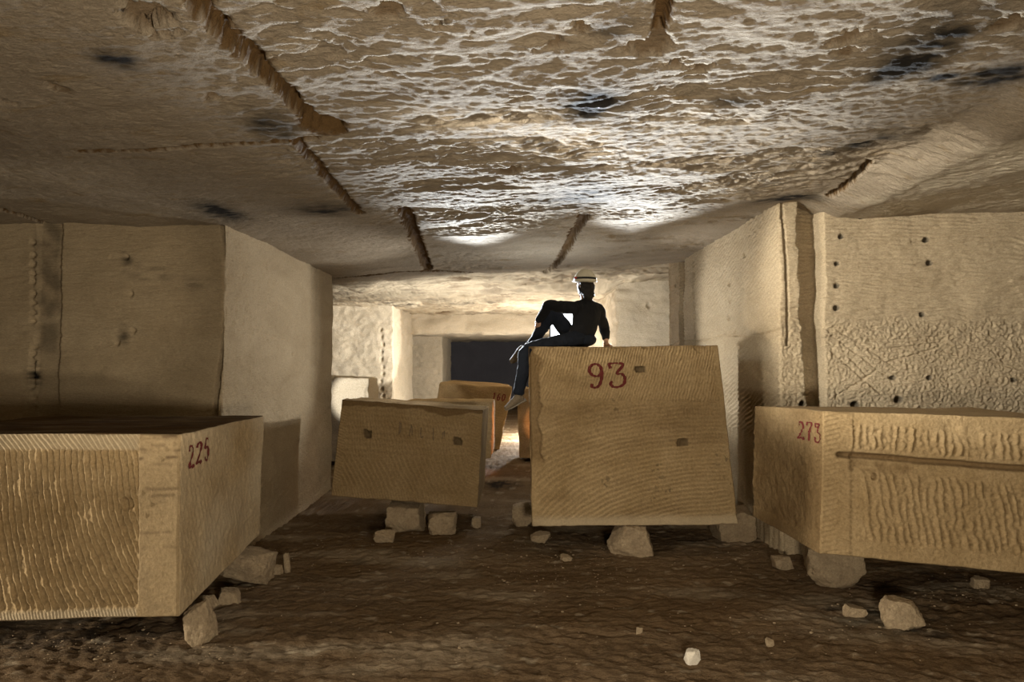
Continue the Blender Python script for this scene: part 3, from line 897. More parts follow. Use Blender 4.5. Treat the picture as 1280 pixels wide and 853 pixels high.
def fmid(a, b, A, B):
    w = n2(a, b, 2, seed=250)
    v = np.clip(1 - b / B, 0, 1)
    r = np.hypot(a - 0.1, (b - B - 0.5) * 0.9)
    ph = np.where(True, (r) / 0.055, 0) + 0.4 * w
    top = 0.007 * crest(b / 0.065 + 0.4 * w, 0.3) + 0.007 * crest((a + 0.3 * b) / 0.038 + 0.6 * n2(a, b, 8, seed=251), 0.3)
    slope = (a * 0.9 + b * 0.55) / 0.055 + 0.6 * w - 0.9 * (b) ** 2
    low = 0.013 * saw(slope) + 0.004 * n2(a, b, 20, seed=252)
    m = sstep(0.45, 0.62, v + 0.12 * (a - 0.8) + 0.1 * w)
    h = top * (1 - m) + low * m
    e = 0.015 * n2(a, b, 6, seed=253)
    mb = 1 - sstep(0.10, 0.12, b + e); mr = sstep(A - 0.15, A - 0.13, a + e); ml = 1 - sstep(0.08, 0.10, a + e)
    tick_b = 0.007 * crest((a + 0.35 * b) / 0.032, 0.3) + 0.004
    tick_r = 0.007 * crest((b + 0.35 * a) / 0.032, 0.3) + 0.002
    h = h * (1 - mr) + tick_r * mr
    h = h * (1 - ml) + tick_r * ml
    h = h * (1 - mb) + tick_b * mb
    br = B - 0.05 - 0.04 * n2(a, b, 3, 1, 0.2, seed=254, octs=4)
    h -= 0.03 * sstep(-0.008, 0.012, b - br)
    for ca, cb in MSOCK:
        h -= 0.06 * (1 - sstep(0.6, 1.0, np.maximum(np.abs(a - ca), np.abs(b - cb)) / 0.05 + 0.3 * n2(a, b, 15, seed=255)))
    return h + 0.012 * n2(a, b, 1.6, seed=256)


def rustm(f, a, b, A, B, L):
    if f == 'front': return 0.5 * sstep(-0.01, 0.01, b - (B - 0.05 - 0.04 * n2(a, b, 3, 1, 0.2, seed=254, octs=4))) + 0.22
    return 0.3 + 0.2 * n2(a, b, 3, seed=257)


BM = Block(cm, {'front': fmid, 'top': lambda a, b, A, B: 0.02 * n2(a, b, 3, seed=258)}, 0.010, 0.018, 0.010, 27, 0.01, 7.0)
om = BM.build('stone_block', M_BLOCK, (axis(220), axis(50), axis(170)), attr={'rust': rustm, 'stain_shade': mid_sock_shade})
tag(om, 'tilted limestone block with two square sockets and faint charcoal marks, propped on two stones', 'stone block')
for k, ch in enumerate('abcde'):
    paint_text(BM, 'front', ch, 0.70 + 0.13 * k, 0.74 - 0.012 * k, 0.07, 0.15, 0, M_CHAR, om, 0.012, 'faint charcoal mark', name='charcoal_mark')

# --- block numbered 273, right
ftl, ftr, fbl, fbr = P(1029, 513, 5.6), P(1360, 526, 5.08), P(1024, 692, 5.6), P(1360, 726, 5.08)
btl, bbl = P(943, 508, 6.5), P(942, 646, 6.5)
c273 = hexa(ftl, ftr, fbl, fbr, btl, np.array([ftr[0] + 0.1, 6.5, ftr[2]]), bbl, np.array([ftr[0] + 0.1, 6.5, fbr[2]]))
f273_0 = fbl.copy()


def f273(a, b, A, B):
    t = B - b
    w = n2(a, b, 2.2, seed=260)
    tilt = 0.10 * a
    tt = t - 0.02 * a
    groove = np.exp(-((tt - 0.345) / 0.022) ** 4)
    ph = (a - 0.12 * t - 0.03 * t * t) / 0.058 + 0.4 * w + 0.3 * n2(a, b, 9, seed=261)
    main = 0.013 * crest(ph, 0.24) * np.clip(0.85 + 1.1 * n2(a, b, 9, 1, 0.6, seed=262), 0.05, 1.5) + 0.008 * n2(a, b, 24, seed=263)
    upper_ok = sstep(0.085, 0.11, tt) * (1 - sstep(0.27, 0.30, tt)) * sstep(0.20, 0.24, a)
    lower_ok = sstep(0.45, 0.49, tt + 0.02 * n2(a, b, 5, seed=264)) * (1 - sstep(B - 0.16, B - 0.12, t)) * sstep(0.25, 0.30, a - 0.08 * t)
    h = main * np.maximum(upper_ok, lower_ok)
    ticks = 0.008 * crest((b + 0.3 * np.abs(a - 0.13)) / 0.040, 0.28)
    h += ticks * (1 - sstep(0.22, 0.25, a)) + 0.006 * (1 - sstep(0.22, 0.25, a))
    foot = sstep(B - 0.15, B - 0.12, t)
    h += foot * 0.010 + 0.003 * n2(a, b, 30, seed=265)
    h -= 0.045 * groove * sstep(0.10, 0.14, a)
    h -= 0.02 * sstep(0.04, 0.0, np.abs(tt - 0.40) - 0.03 - 0.02 * n2(a, b, 6, seed=266)) * (a > 0.22) * (a < 0.7)
    ca, cb = P(1095, 597, 5.5)[0] - f273_0[0], P(1095, 597, 5.5)[2] - f273_0[2]
    h -= 0.05 * (1 - sstep(0.015, 0.035, np.hypot(a - ca, b - cb)))
    ca = P(1210, 540, 5.35)[0] - f273_0[0]; cb = P(1210, 540, 5.35)[2] - f273_0[2]
    k = np.exp(-(((a - ca) / 0.16) ** 2 + ((b - cb + 0.3 * (a - ca)) / 0.06) ** 2))
    h = h * (1 - k) + k * (-0.02 + 0.02 * n2(a, b, 8, seed=267))
    return h + 0.01 * n2(a, b, 1.5, seed=268)


def l273(a, b, A, B):
    h = 0.009 * crest((a - 0.3 * b) / 0.030 + 0.5 * n2(a, b, 4, seed=270), 0.3) * np.clip(0.7 + n2(a, b, 12, seed=271), 0, 1.3) + 0.008 * n2(a, b, 14, seed=272)
    foot = 1 - sstep(0.10, 0.13, b)
    h = h * (1 - foot) + foot * (0.010 + 0.006 * crest((a + 0.3 * b) / 0.03, 0.3))
    h += 0.008 * crest((b + 0.3 * a) / 0.040, 0.28) * (1 - sstep(0.05, 0.07, a))
    return h + 0.01 * n2(a, b, 1.5, seed=273)


def rust273(f, a, b, A, B, L):
    if f == 'front':
        tt = B - b - 0.02 * a
        g = np.exp(-((tt - 0.345) / 0.026) ** 4) * sstep(0.1, 0.14, a)
        return np.maximum(0.75 * g, 0.6 * np.exp(-((tt - 0.41) / 0.035) ** 2) * (a > 0.2) * (a < 0.72) * np.clip(0.7 + n2(a, b, 8, seed=275), 0, 1))
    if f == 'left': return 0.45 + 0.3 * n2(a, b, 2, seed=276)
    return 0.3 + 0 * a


B273 = Block(c273, {'front': f273, 'left': l273}, 0.008, 0.012, 0.010, 30, 0.012, 6.0)
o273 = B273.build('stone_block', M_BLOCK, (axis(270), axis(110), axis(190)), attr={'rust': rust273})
tag(o273, 'wide limestone block with a long horizontal groove and columns of pick ridges, below right wall', 'stone block')
paint_text(B273, 'left', '273', 0.36, 0.88, 0.10, 0.15, 0.02, M_RED, o273, 0.022, 'faded red number 273', mirror=True)


# --- blocks further back
def plain_face(seed):
    return lambda a, b, A, B: 0.008 * crest((b + 0.2 * a) / 0.07 + n2(a, b, 2, seed=seed), 0.3) + 0.012 * n2(a, b, 3, seed=seed + 1)


ftl, ftr, fbl, fbr = P(504, 502, 12.0), P(615, 502, 12.0), P(504, 574, 12.0), P(614, 573, 12.0)
BO = Block(extrude_back(ftl, ftr, fbl, fbr, (0, 1.2, 0), (0.02, 1.2, 0), -0.02), {'front': plain_face(300), 'right': plain_face(301), 'top': plain_face(306)}, 0.012, 0.06, 0.015, 33)
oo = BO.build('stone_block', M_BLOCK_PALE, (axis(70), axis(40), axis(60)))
tag(oo, 'limestone block lit orange just behind the tilted block', 'stone block')

ftl, ftr, fbl, fbr = P(549, 478, 15.6), P(641, 484, 15.4), P(538, 562, 15.6), P(624, 563, 15.4)
C160 = extrude_back(ftl, ftr, fbl, fbr, (0.25, 1.3, 0), (-0.1, 1.3, 0.0), 0.02)


def f160(a, b, A, B):
    return 0.006 * crest((a * 0.3 + b) / 0.06 + n2(a, b, 2, seed=310), 0.3) + 0.012 * n2(a, b, 3, seed=311)


B160 = Block(C160, {'front': f160}, 0.03, 0.06, 0.02, 35)
o160 = B160.build('stone_block', M_BLOCK, (axis(80), axis(30), axis(70)), attr={'rust': lambda f, a, b, A, B, L: 0.35 + 0.3 * n2(a, b, 2, seed=312)})
tag(o160, 'limestone block with small dark number 160 in front of the dark opening', 'stone block')
s160 = 15.5 / F
paint_text(B160, 'front', '160', (605 - 545) * s160, (562 - 497) * s160, 0.085, 0.16, 0.012, M_RED, o160, 0.024, 'dark red number 160', dy=-0.005)

ftl, ftr, fbl, fbr = P(647, 486, 13.6), P(760, 488, 13.6), P(650, 573, 13.6), P(760, 575, 13.6)
BS = Block(extrude_back(ftl, ftr, fbl, fbr, (0.0, 1.0, 0), (0.0, 1.0, 0)), {'front': plain_face(320), 'left': plain_face(321)}, 0.012, 0.05, 0.015, 37)
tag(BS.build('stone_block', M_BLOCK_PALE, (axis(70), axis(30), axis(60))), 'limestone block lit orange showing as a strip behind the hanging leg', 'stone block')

# pale block and dark block against the far left pillar
ftl, ftr, fbl, fbr = P(380, 470, 13.4), P(462, 473, 13.4), P(380, 577, 13.4), P(464, 577, 13.4)
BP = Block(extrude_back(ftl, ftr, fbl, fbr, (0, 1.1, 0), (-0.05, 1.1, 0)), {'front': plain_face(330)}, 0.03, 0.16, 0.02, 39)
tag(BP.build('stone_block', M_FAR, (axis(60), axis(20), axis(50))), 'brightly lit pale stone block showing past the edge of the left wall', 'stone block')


# ================================================================== loose stones
import bmesh


def ico(sub):
    bm = bmesh.new()
    bmesh.ops.create_icosphere(bm, subdivisions=sub, radius=1.0)
    v = np.array([x.co[:] for x in bm.verts]); f = np.array([[q.index for q in t.verts] for t in bm.faces])
    bm.free()
    return v, f


ICO = {k: ico(k) for k in (2, 3, 4, 5)}


def rock_mesh(seed, sub=5, cuts=16, boxy=0.5):
    rs = np.random.RandomState(seed)
    v, f = ICO[sub]
    v = v * 1.7
    dirs = [d for d in rs.normal(size=(cuts, 3))]
    ax = np.array([[1, 0, 0], [-1, 0, 0], [0, 1, 0], [0, -1, 0], [0, 0, 1], [0, 0, -1]], float) + rs.normal(size=(6, 3)) * (0.28 * (1.2 - boxy))
    for k, d in enumerate(list(ax) + dirs):
        d = d / np.linalg.norm(d)
        lim = rs.uniform(0.86, 1.0) if k < 6 else rs.uniform(1.02, 1.28)
        e = v @ d - lim
        v = v - np.clip(e, 0, None)[:, None] * d
    n = fbm(v * 2.2 + seed, 4)
    v = v * (1 + 0.06 * n[:, None]) + 0.045 * np.stack([fbm(v * 5 + seed + k * 9, 4) for k in range(3)], 1)
    lo, hi = v.min(0), v.max(0)
    return (v - (lo + hi) / 2) / (hi - lo), f


def rock(name, label, x0, y0, x1, y1, seed, depth=0.8, rot=0.0, dY=0.0, sub=5, boxy=0.5, cat='stone', group=None, zmin=None, mat=None, sink=0.03, skew=0.0, Yc=None, top=None):
    """a loose stone whose outline fills the pixels x0..x1, y0..y1, standing on the floor"""
    g = on_floor((x0 + x1) / 2, y1)
    Y = (g[1] if Yc is None else Yc) + dY
    w = (x1 - x0) / F * Y
    cx = P((x0 + x1) / 2, y1, Y)[0]
    ztop = P((x0 + x1) / 2, y0, Y + 0.3 * depth * w)[2] if top is None else top
    fz = float(floor_z(np.array([cx]), np.array([Y + 0.4 * depth * w]))[0])
    h = ztop - fz + sink
    v, f = rock_mesh(seed, sub, boxy=boxy)
    v = v * [w, w * depth, h]
    cr, sr = math.cos(rot), math.sin(rot)
    R = np.array([[cr, 0, -sr], [0, 1, 0], [sr, 0, cr]])
    v = v @ R.T
    s = np.array([w, w * depth, h]) / (v.max(0) - v.min(0))
    v = v * s
    v[:, 0] += skew * v[:, 2]
    org = np.array([cx, Y + w * depth / 2, fz - sink])
    v = v + org + [0, 0, h / 2]
    o = mesh_np(name, v, None, mat or M_ROCK, None, org, smooth=True, tris=f)
    tag(o, label, cat, group)
    return o


R = 'support_stone'
rock(R, 'rounded stone propping the front corner of the block numbered 225', 218, 752, 259, 808, 1, 0.9, 0.15)
rock(R, 'large slanted stone under the back of the block numbered 225', 270, 686, 333, 736, 2, 0.9, -0.3, boxy=0.7)
rock('rubble_stone', 'small stone wedged beside the rounded prop under block 225', 240, 743, 266, 769, 3, 1.0, 0.3)
rock('rubble_stone', 'flat chip lying between the two props of block 225', 268, 736, 297, 757, 4, 0.9, 0.1)
rock('rubble_stone', 'thin upright stone splinter on the earth by the left wall', 352, 691, 362, 714, 5, 0.7, 0.05)
rock('rubble_stone', 'pebble beside the upright stone splinter', 340, 707, 352, 717, 6, 0.8)
rock(R, 'larger of two stones propping the tilted block', 481, 627, 531, 667, 7, 0.9, -0.12, boxy=0.8)
rock(R, 'smaller cubic stone of the two propping the tilted block', 532, 640, 571, 669, 8, 0.9, 0.05, boxy=0.9)
rock('rubble_stone', 'loose stone in front of the larger prop of the tilted block', 464, 662, 493, 680, 9, 0.8, 0.2)
rock('rubble_stone', 'small stone at the lower right of the tilted block', 588, 646, 601, 658, 10, 0.8)
rock(R, 'dark stone under the left foot of block 93', 640, 632, 668, 658, 11, 1.0, boxy=0.9, top=0.27)
rock(R, 'broad pale stone propping the middle front of block 93', 762, 655, 819, 697, 12, 0.85, 0.08, boxy=0.5, sink=0.03)
rock(R, 'tapered stone propping the right corner of block 93', 896, 636, 949, 679, 13, 0.9, 0.1, boxy=0.7)
rock('rubble_stone', 'angular flat stone lying in front of the left foot of block 93', 663, 665, 689, 679, 14, 0.8, 0.1)
rock('rubble_stone', 'thin white flake on the earth left of the middle prop of block 93', 700, 694, 716, 701, 15, 0.7)
rock(R, 'tall two-faced stone propping the near corner of the grooved block', 1015, 676, 1086, 736, 16, 0.8, 0.05, boxy=0.8)
rock('rubble_stone', 'small pale stone between block 93 and the grooved block', 970, 696, 996, 713, 17, 0.8)
rock('rubble_stone', 'flat chip on the black ash patch', 1059, 758, 1085, 771, 18, 0.8)
rock('rubble_stone', 'angular stone at the edge of the black ash patch', 1112, 751, 1158, 787, 19, 0.7, -0.15, boxy=0.6)
rock('rubble_stone', 'small white stone on the bare earth at the front', 858, 813, 877, 830, 20, 0.8, mat=plain('chalky stone', (0.62, 0.56, 0.46), 0.9, 0.004, 60))
rock('rubble_stone', 'white pebble left of the small white stone at the front', 795, 785, 805, 794, 21, 0.8)
rock('rubble_stone', 'pebble on the earth right of the small white stone', 959, 799, 970, 805, 22, 0.8)
rock(R, 'stone propping the orange lit block in the shade behind the tilted block', 545, 570, 592, 597, 24, 0.8, boxy=0.9, top=0.28)
rock('rubble_stone', 'half buried stone in the shade under the grooved block', 1220, 722, 1240, 735, 23, 0.8)

# gravel and stone dust: countless
rs = np.random.RandomState(3)
GV, GT, off = [], [], 0
v0, f0 = ICO[2]
areas = [(680, 700, 60, 22, 90), (740, 720, 60, 16, 80), (960, 690, 50, 30, 60), (1230, 735, 60, 16, 70), (100, 800, 90, 20, 90), (380, 690, 40, 20, 40), (640, 760, 330, 70, 160), (1080, 775, 70, 18, 60), (540, 690, 80, 20, 60), (200, 820, 120, 20, 60)]
for ax_, ay_, sx, sy, n in areas:
    for _ in range(n):
        px, py = rs.normal(ax_, sx), rs.normal(ay_, sy)
        if py < 600: continue
        g = on_floor(px, py)
        if g[1] > 12 or (g[0] > 2.7 and g[1] > 7) : continue
        s = rs.uniform(0.003, 0.007) * rs.choice([1, 1, 1, 1, 1, 2.0])
        fz = float(floor_z(np.array([g[0]]), np.array([g[1]]))[0])
        v = v0 * (1 + 0.35 * noise(v0 * 1.3 + rs.uniform(0, 99)))[:, None] * [s, s * rs.uniform(.6, 1), s * 0.6] + [g[0], g[1], fz + s * 0.3 + 0.006]
        GV.append(v); GT.append(f0 + off); off += len(v0)
o = mesh_np('gravel', np.concatenate(GV), None, M_ROCK, None, None, True, tris=np.concatenate(GT))
tag(o, 'scattered limestone chips and gravel on the earth floor', 'gravel', kind='stuff')

# ================================================================== the person on the block
def unit(v):
    v = np.asarray(v, float)
    return v / (np.linalg.norm(v) + 1e-12)


def loft(points, radii, side, n=20, per=6, squash_end=0.55):
    """closed tube through points; radii (along side, across); rounded ends"""
    p = catmull(points, per)
    r = catmull([(a if isinstance(a, tuple) else (a, a)) for a in radii], per)
    t = np.gradient(p, axis=0)
    t /= np.linalg.norm(t, axis=1)[:, None]
    rows = []
    for i in range(len(p)):
        s = np.asarray(side, float) - t[i] * (np.asarray(side) @ t[i]); s = unit(s); u = np.cross(t[i], s)
        an = np.linspace(0, 2 * np.pi, n, endpoint=False)
        rows.append((p[i], t[i], s, u, r[i]))
    V = []
    an = np.linspace(0, 2 * np.pi, n, endpoint=False)
    def ring(c, s, u, ra, rb): V.append(c + np.outer(np.cos(an) * ra, s) + np.outer(np.sin(an) * rb, u))
    c, tt, s, u, rr = rows[0]
    for k in (0.15, 0.6, 0.88): ring(c - tt * min(rr) * squash_end * math.sqrt(1 - k * k), s, u, rr[0] * k, rr[1] * k)
    for c, tt, s, u, rr in rows: ring(c, s, u, rr[0], rr[1])
    for k in (0.88, 0.6, 0.15): ring(c + tt * min(rr) * squash_end * math.sqrt(1 - k * k), s, u, rr[0] * k, rr[1] * k)
    m = len(V); V = np.concatenate(V)
    Q = []
    for i in range(m - 1):
        for j in range(n):
            Q.append((i * n + j, i * n + (j + 1) % n, (i + 1) * n + (j + 1) % n, (i + 1) * n + j))
    caps = [tuple(range(n))[::-1], tuple(range((m - 1) * n, m * n))]
    return V, Q, caps


def ellip(c, r, R=np.eye(3), sub=4):
    v, f = ICO[sub]
    return (v * r) @ np.asarray(R).T + c, [tuple(t) for t in f], []


def fuse(name, parts, mat, parent, voxel=0.007, smooth=4, origin=None, wrinkle=0.0, wscale=14.0, cut=None):
    """one continuous skin around overlapping lofts"""
    V, Fc, off = [], [], 0
    for v, q, c in parts:
        V.append(v); Fc += [tuple(int(i) + off for i in f) for f in list(q) + list(c)]; off += len(v)
    V = np.concatenate(V)
    me = bpy.data.meshes.new(name + '_raw')
    me.from_pydata(V.tolist(), [], Fc)
    tmp = bpy.data.objects.new(name + '_raw', me)
    COL.objects.link(tmp)
    rm = tmp.modifiers.new('r', 'REMESH'); rm.mode = 'VOXEL'; rm.voxel_size = voxel
    if smooth:
        sm = tmp.modifiers.new('s', 'SMOOTH'); sm.factor = 0.5; sm.iterations = smooth
    dg = bpy.context.evaluated_depsgraph_get()
    out = bpy.data.meshes.new_from_object(tmp.evaluated_get(dg))
    bpy.data.objects.remove(tmp); bpy.data.meshes.remove(me)
    n = len(out.vertices)
    co = np.empty(n * 3, np.float32); out.vertices.foreach_get('co', co); co = co.reshape(-1, 3).astype(float)
    if wrinkle:
        no = np.empty(n * 3, np.float32); out.vertex_normals.foreach_get('vector', no); no = no.reshape(-1, 3)
        co = co + no * (wrinkle * fbm(co * wscale, 3))[:, None]
    org = np.asarray(origin) if origin is not None else np.zeros(3)
    out.vertices.foreach_set('co', (co - org).astype(np.float32).ravel())
    out.polygons.foreach_set('use_smooth', np.ones(len(out.polygons), bool))
    out.materials.clear(); out.materials.append(mat)
    out.name = name
    o = bpy.data.objects.new(name, out)
    COL.objects.link(o)
    o.parent = parent
    o.location = org - np.array(parent.location)
    return o


M_SKIN = plain('skin', (0.42, 0.25, 0.17), 0.55, 0.001, 120, var=0.1)
M_SHIRT = plain('black jumper', (0.006, 0.006, 0.007), 0.9, 0.003, 160, var=0.3)
M_JEANS = plain('dark denim', (0.007, 0.010, 0.017), 0.9, 0.003, 140, var=0.35)
M_HAIR = plain('dark hair', (0.012, 0.009, 0.007), 0.7, 0.006, 90, var=0.4)
M_HELM = plain('beige helmet shell', (0.50, 0.45, 0.33), 0.5, 0.001, 60, var=0.15, spec=0.4)
M_STRAP = plain('black strap', (0.01, 0.01, 0.01), 0.7)
M_REDP = plain('red plastic', (0.35, 0.015, 0.015), 0.4)
M_SHOE = plain('muddy shoe leather', (0.15, 0.115, 0.075), 0.85, 0.005, 70, var=0.4)
M_SOLE = plain('worn shoe sole', (0.20, 0.17, 0.125), 0.9, 0.004, 60, var=0.3)

top93 = lambda X, Y: float(np.interp(X, [0.2, 2.0], [P(661, 434, 7.1)[2], P(898, 432, 7.1)[2]]))
person = bpy.data.objects.new('person', None)
COL.objects.link(person)
pel = P(727, 421.5, 7.50)
person.location = (pel[0], pel[1], top93(pel[0], pel[1]))
tag(person, 'person in dark jumper, jeans and pale helmet sitting on block 93 with back to us', 'person')
hipL, kneL, ankL = P(717, 425, 7.38), P(659, 439, 7.20), P(648, 491, 7.20)
hipR, kneR, ankR = P(719, 426, 7.66), P(690, 392, 7.76), P(665, 430, 7.66)
waist, chest, upper, neckb = P(731, 409, 7.49), P(733, 395, 7.46), P(733, 384, 7.46), P(732, 375, 7.46)
headc = P(731, 358, 7.45)
shL, shR = P(717, 385, 7.34), P(748, 388, 7.58)
elL, wrL = P(686, 382, 7.52), P(674.5, 400, 7.66)
elR, wrR = P(755, 409, 7.72), P(757.5, 424, 7.64)
side = unit(shR - shL)
fwd = unit(np.array([-0.62, 0.78, -0.06]))          # where the face looks
rgt = unit(np.cross(fwd, [0, 0, 1])); up = np.cross(rgt, fwd)
HR = np.stack([rgt, fwd, up], 1)


def hand(w, kn, palm_n, spread, lens, curl, thumb_dir):
    """palm, four unequal fingers and a thumb; curl bends each finger along palm_n"""
    d = unit(kn - w); s = unit(np.cross(d, palm_n)); n = unit(palm_n)
    out = [loft([w - d * 0.03, w + d * 0.01, w + d * 0.055, w + d * 0.088], [(0.026, 0.020), (0.030, 0.018), (0.040, 0.015), (0.038, 0.012)], s, 14, 4)]
    for k, (off, ln) in enumerate(zip((-0.030, -0.010, 0.010, 0.029), lens)):
        b = w + d * 0.082 + s * off
        dd = unit(d + s * off * spread); pts = [b - dd * 0.02, b]
        ang = 0.0; p = b.copy()
        for seg, f in enumerate((0.45, 0.32, 0.23)):
            ang += curl[seg]
            q = unit(dd * math.cos(ang) + n * math.sin(ang))
            p = p + q * ln * f
            pts.append(p)
        out.append(loft(pts, [0.0095, 0.0095, 0.0088, 0.0080, 0.0068], s, 10, 3))
    tb = w + d * 0.025 + s * thumb_dir * 0.028
    t1 = tb + unit(d * 0.6 + s * thumb_dir * 0.8 + n * 0.25) * 0.038
    t2 = t1 + unit(d * 0.85 + s * thumb_dir * 0.35 + n * 0.35) * 0.032
    out.append(loft([tb - d * 0.02, tb, t1, t2], [0.013, 0.013, 0.0105, 0.0085], n, 10, 3))
    return out


LENS = (0.072, 0.080, 0.076, 0.060)
body = []
body += [loft([pel, waist, chest, upper, neckb], [(0.13, 0.09), (0.12, 0.085), (0.14, 0.09), (0.12, 0.07), (0.055, 0.052)], side, 20, 6)]
body += [loft([neckb - up * 0.03, headc - up * 0.08], [0.056, 0.056], rgt, 16, 5)]
body += [ellip(headc, (0.074, 0.094, 0.108), HR), ellip(headc + fwd * 0.030 - up * 0.058, (0.052, 0.056, 0.052), HR),
         ellip(headc + fwd * 0.094 - up * 0.022, (0.012, 0.018, 0.024), HR), ellip(headc + fwd * 0.098 - up * 0.030, (0.015, 0.014, 0.010), HR),
         ellip(headc + fwd * 0.083 - up * 0.066, (0.022, 0.010, 0.009), HR), ellip(headc + fwd * 0.074 - up * 0.098, (0.022, 0.016, 0.016), HR),
         ellip(headc + fwd * 0.082 + up * 0.022, (0.045, 0.012, 0.010), HR)]
for sg in (-1, 1):
    body += [ellip(headc + rgt * sg * 0.074 - fwd * 0.008 - up * 0.014, (0.010, 0.022, 0.032), HR, 3), ellip(headc + fwd * 0.076 + rgt * sg * 0.031 + up * 0.004, (0.013, 0.010, 0.008), HR, 3)]
body += [loft([shL, elL, wrL], [0.040, 0.036, 0.027], side, 14, 6), loft([shR, elR, wrR], [0.040, 0.036, 0.027], side, 14, 6),
         loft([neckb - up * 0.05, shL], [0.05, 0.042], side, 14, 4), loft([neckb - up * 0.05, shR], [0.05, 0.042], side, 14, 4),
         loft([pel, hipL, hipL * 0.55 + kneL * 0.45, kneL, kneL * 0.62 + ankL * 0.38, ankL * 0.85 + kneL * 0.15, ankL], [0.07, 0.062, 0.055, 0.046, 0.043, 0.034, 0.034], side, 14, 6),
         loft([pel, hipR, hipR * 0.5 + kneR * 0.5, kneR, kneR * 0.62 + ankR * 0.38, ankR * 0.85 + kneR * 0.15, ankR], [0.07, 0.062, 0.055, 0.046, 0.043, 0.034, 0.034], side, 14, 6),
         loft([pel, hipL], [0.08, 0.065], side, 14, 4), loft([pel, hipR], [0.08, 0.065], side, 14, 4)]
body += hand(wrL, wrL + np.array([-0.03, 0.03, -0.10]), np.array([0.5, 0.5, -0.1]), 3.0, LENS, (0.35, 0.35, 0.3), -1)
zt = top93(wrR[0], wrR[1])
kR = np.array([wrR[0] + 0.02, wrR[1] + 0.07, zt + 0.018]); wR = np.array([wrR[0], wrR[1], zt + 0.035])
body += hand(wR, kR, np.array([0, 0, -1.0]), 6.0, LENS, (0.05, 0.10, 0.05), -1)
body += [loft([wrR, wR], [0.027, 0.026], side, 12, 4)]
fuse('body', body, M_SKIN, person, 0.0045, 3, pel)

shirt = [loft([pel + np.array([0, 0, -0.03]), pel + np.array([0, 0, 0.03]), waist, chest, upper, upper * 0.2 + neckb * 0.8],
              [(0.170, 0.125), (0.166, 0.122), (0.158, 0.115), (0.182, 0.122), (0.168, 0.105), (0.085, 0.075)], side, 24, 6)]
shirt += [loft([upper - up * 0.02, shL * 0.5 + upper * 0.5, shL, shL * 0.55 + elL * 0.45, elL, elL * 0.5 + wrL * 0.5, wrL * 1.06 - elL * 0.06], [0.078, 0.080, 0.072, 0.065, 0.060, 0.052, 0.042], side, 16, 5),
          loft([upper - up * 0.02, shR * 0.5 + upper * 0.5, shR, shR * 0.55 + elR * 0.45, elR, elR * 0.5 + wrR * 0.5, wrR * 0.95 + elR * 0.05], [0.078, 0.080, 0.072, 0.065, 0.060, 0.052, 0.042], side, 16, 5)]
fuse('jumper', shirt, M_SHIRT, person, 0.0075, 5, pel, 0.008, 11)

dn = np.array([0, 0, -1.0])
jeans = [loft([pel + [0, 0, -0.02], pel + [0, 0, 0.05]], [(0.165, 0.125), (0.158, 0.118)], side, 22, 4),
         ellip(np.array([pel[0], pel[1], top93(pel[0], pel[1]) + 0.085]), (0.165, 0.15, 0.085)),
         loft([pel, hipL, hipL * 0.55 + kneL * 0.45 + [0, 0, 0.005], kneL, kneL * 0.62 + ankL * 0.38 + [0.008, 0, 0], ankL * 0.85 + kneL * 0.15, ankL], [0.10, 0.094, 0.086, 0.074, 0.073, 0.060, 0.062], side, 18, 6),
         loft([pel, hipR, hipR * 0.5 + kneR * 0.5, kneR, kneR * 0.62 + ankR * 0.38, ankR * 0.85 + kneR * 0.15, ankR], [0.10, 0.094, 0.088, 0.078, 0.072, 0.058, 0.058], side, 18, 6)]
fuse('jeans', jeans, M_JEANS, person, 0.0075, 4, pel, 0.007, 15)


def shoe(ank, heel, toe, k):
    d = unit(toe - heel); n = unit(ank - heel - d * ((ank - heel) @ d)); s = np.cross(d, n)
    L = np.linalg.norm(toe - heel)
    up_ = [loft([heel + d * 0.025 + n * 0.05, heel + d * L * 0.30 + n * 0.058, heel + d * L * 0.55 + n * 0.045, heel + d * L * 0.80 + n * 0.032, heel + d * L * 0.95 + n * 0.026],
                [(0.036 * k, 0.045 * k), (0.038 * k, 0.050 * k), (0.043 * k, 0.038 * k), (0.044 * k, 0.030 * k), (0.034 * k, 0.024 * k)], s, 18, 5),
           loft([heel + d * 0.055 + n * 0.05, ank + n * 0.01], [(0.040, 0.044), (0.044, 0.046)], s, 16, 4)]
    o = fuse('shoe', up_, M_SHOE, person, 0.006, 3, heel, 0.004, 25)
    so = [loft([heel + d * 0.0 + n * 0.008, heel + d * L * 0.3 + n * 0.010, heel + d * L * 0.7 + n * 0.008, heel + d * L * 0.99 + n * 0.012], [(0.036, 0.013), (0.037, 0.012), (0.047, 0.012), (0.030, 0.010)], s, 18, 5)]
    q = fuse('sole', so, M_SOLE, person, 0.005, 2, heel)
    q.parent = o; q.location = (0, 0, 0)
    return o


shoe(ankL, P(657, 501, 7.24), P(632, 514, 7.18), 1.0)
shoe(ankR, P(661, 441, 7.68), P(640, 455, 7.80), 1.25)

# hair below the helmet, at the back and sides
hair = [ellip(headc - fwd * 0.024 - up * 0.020, (0.092, 0.090, 0.104), HR), ellip(headc - fwd * 0.046 - up * 0.085, (0.080, 0.060, 0.070), HR),
        ellip(headc - fwd * 0.040 - up * 0.120, (0.066, 0.048, 0.055), HR)]
fuse('hair', hair, M_HAIR, person, 0.006, 2, headc, 0.012, 22)

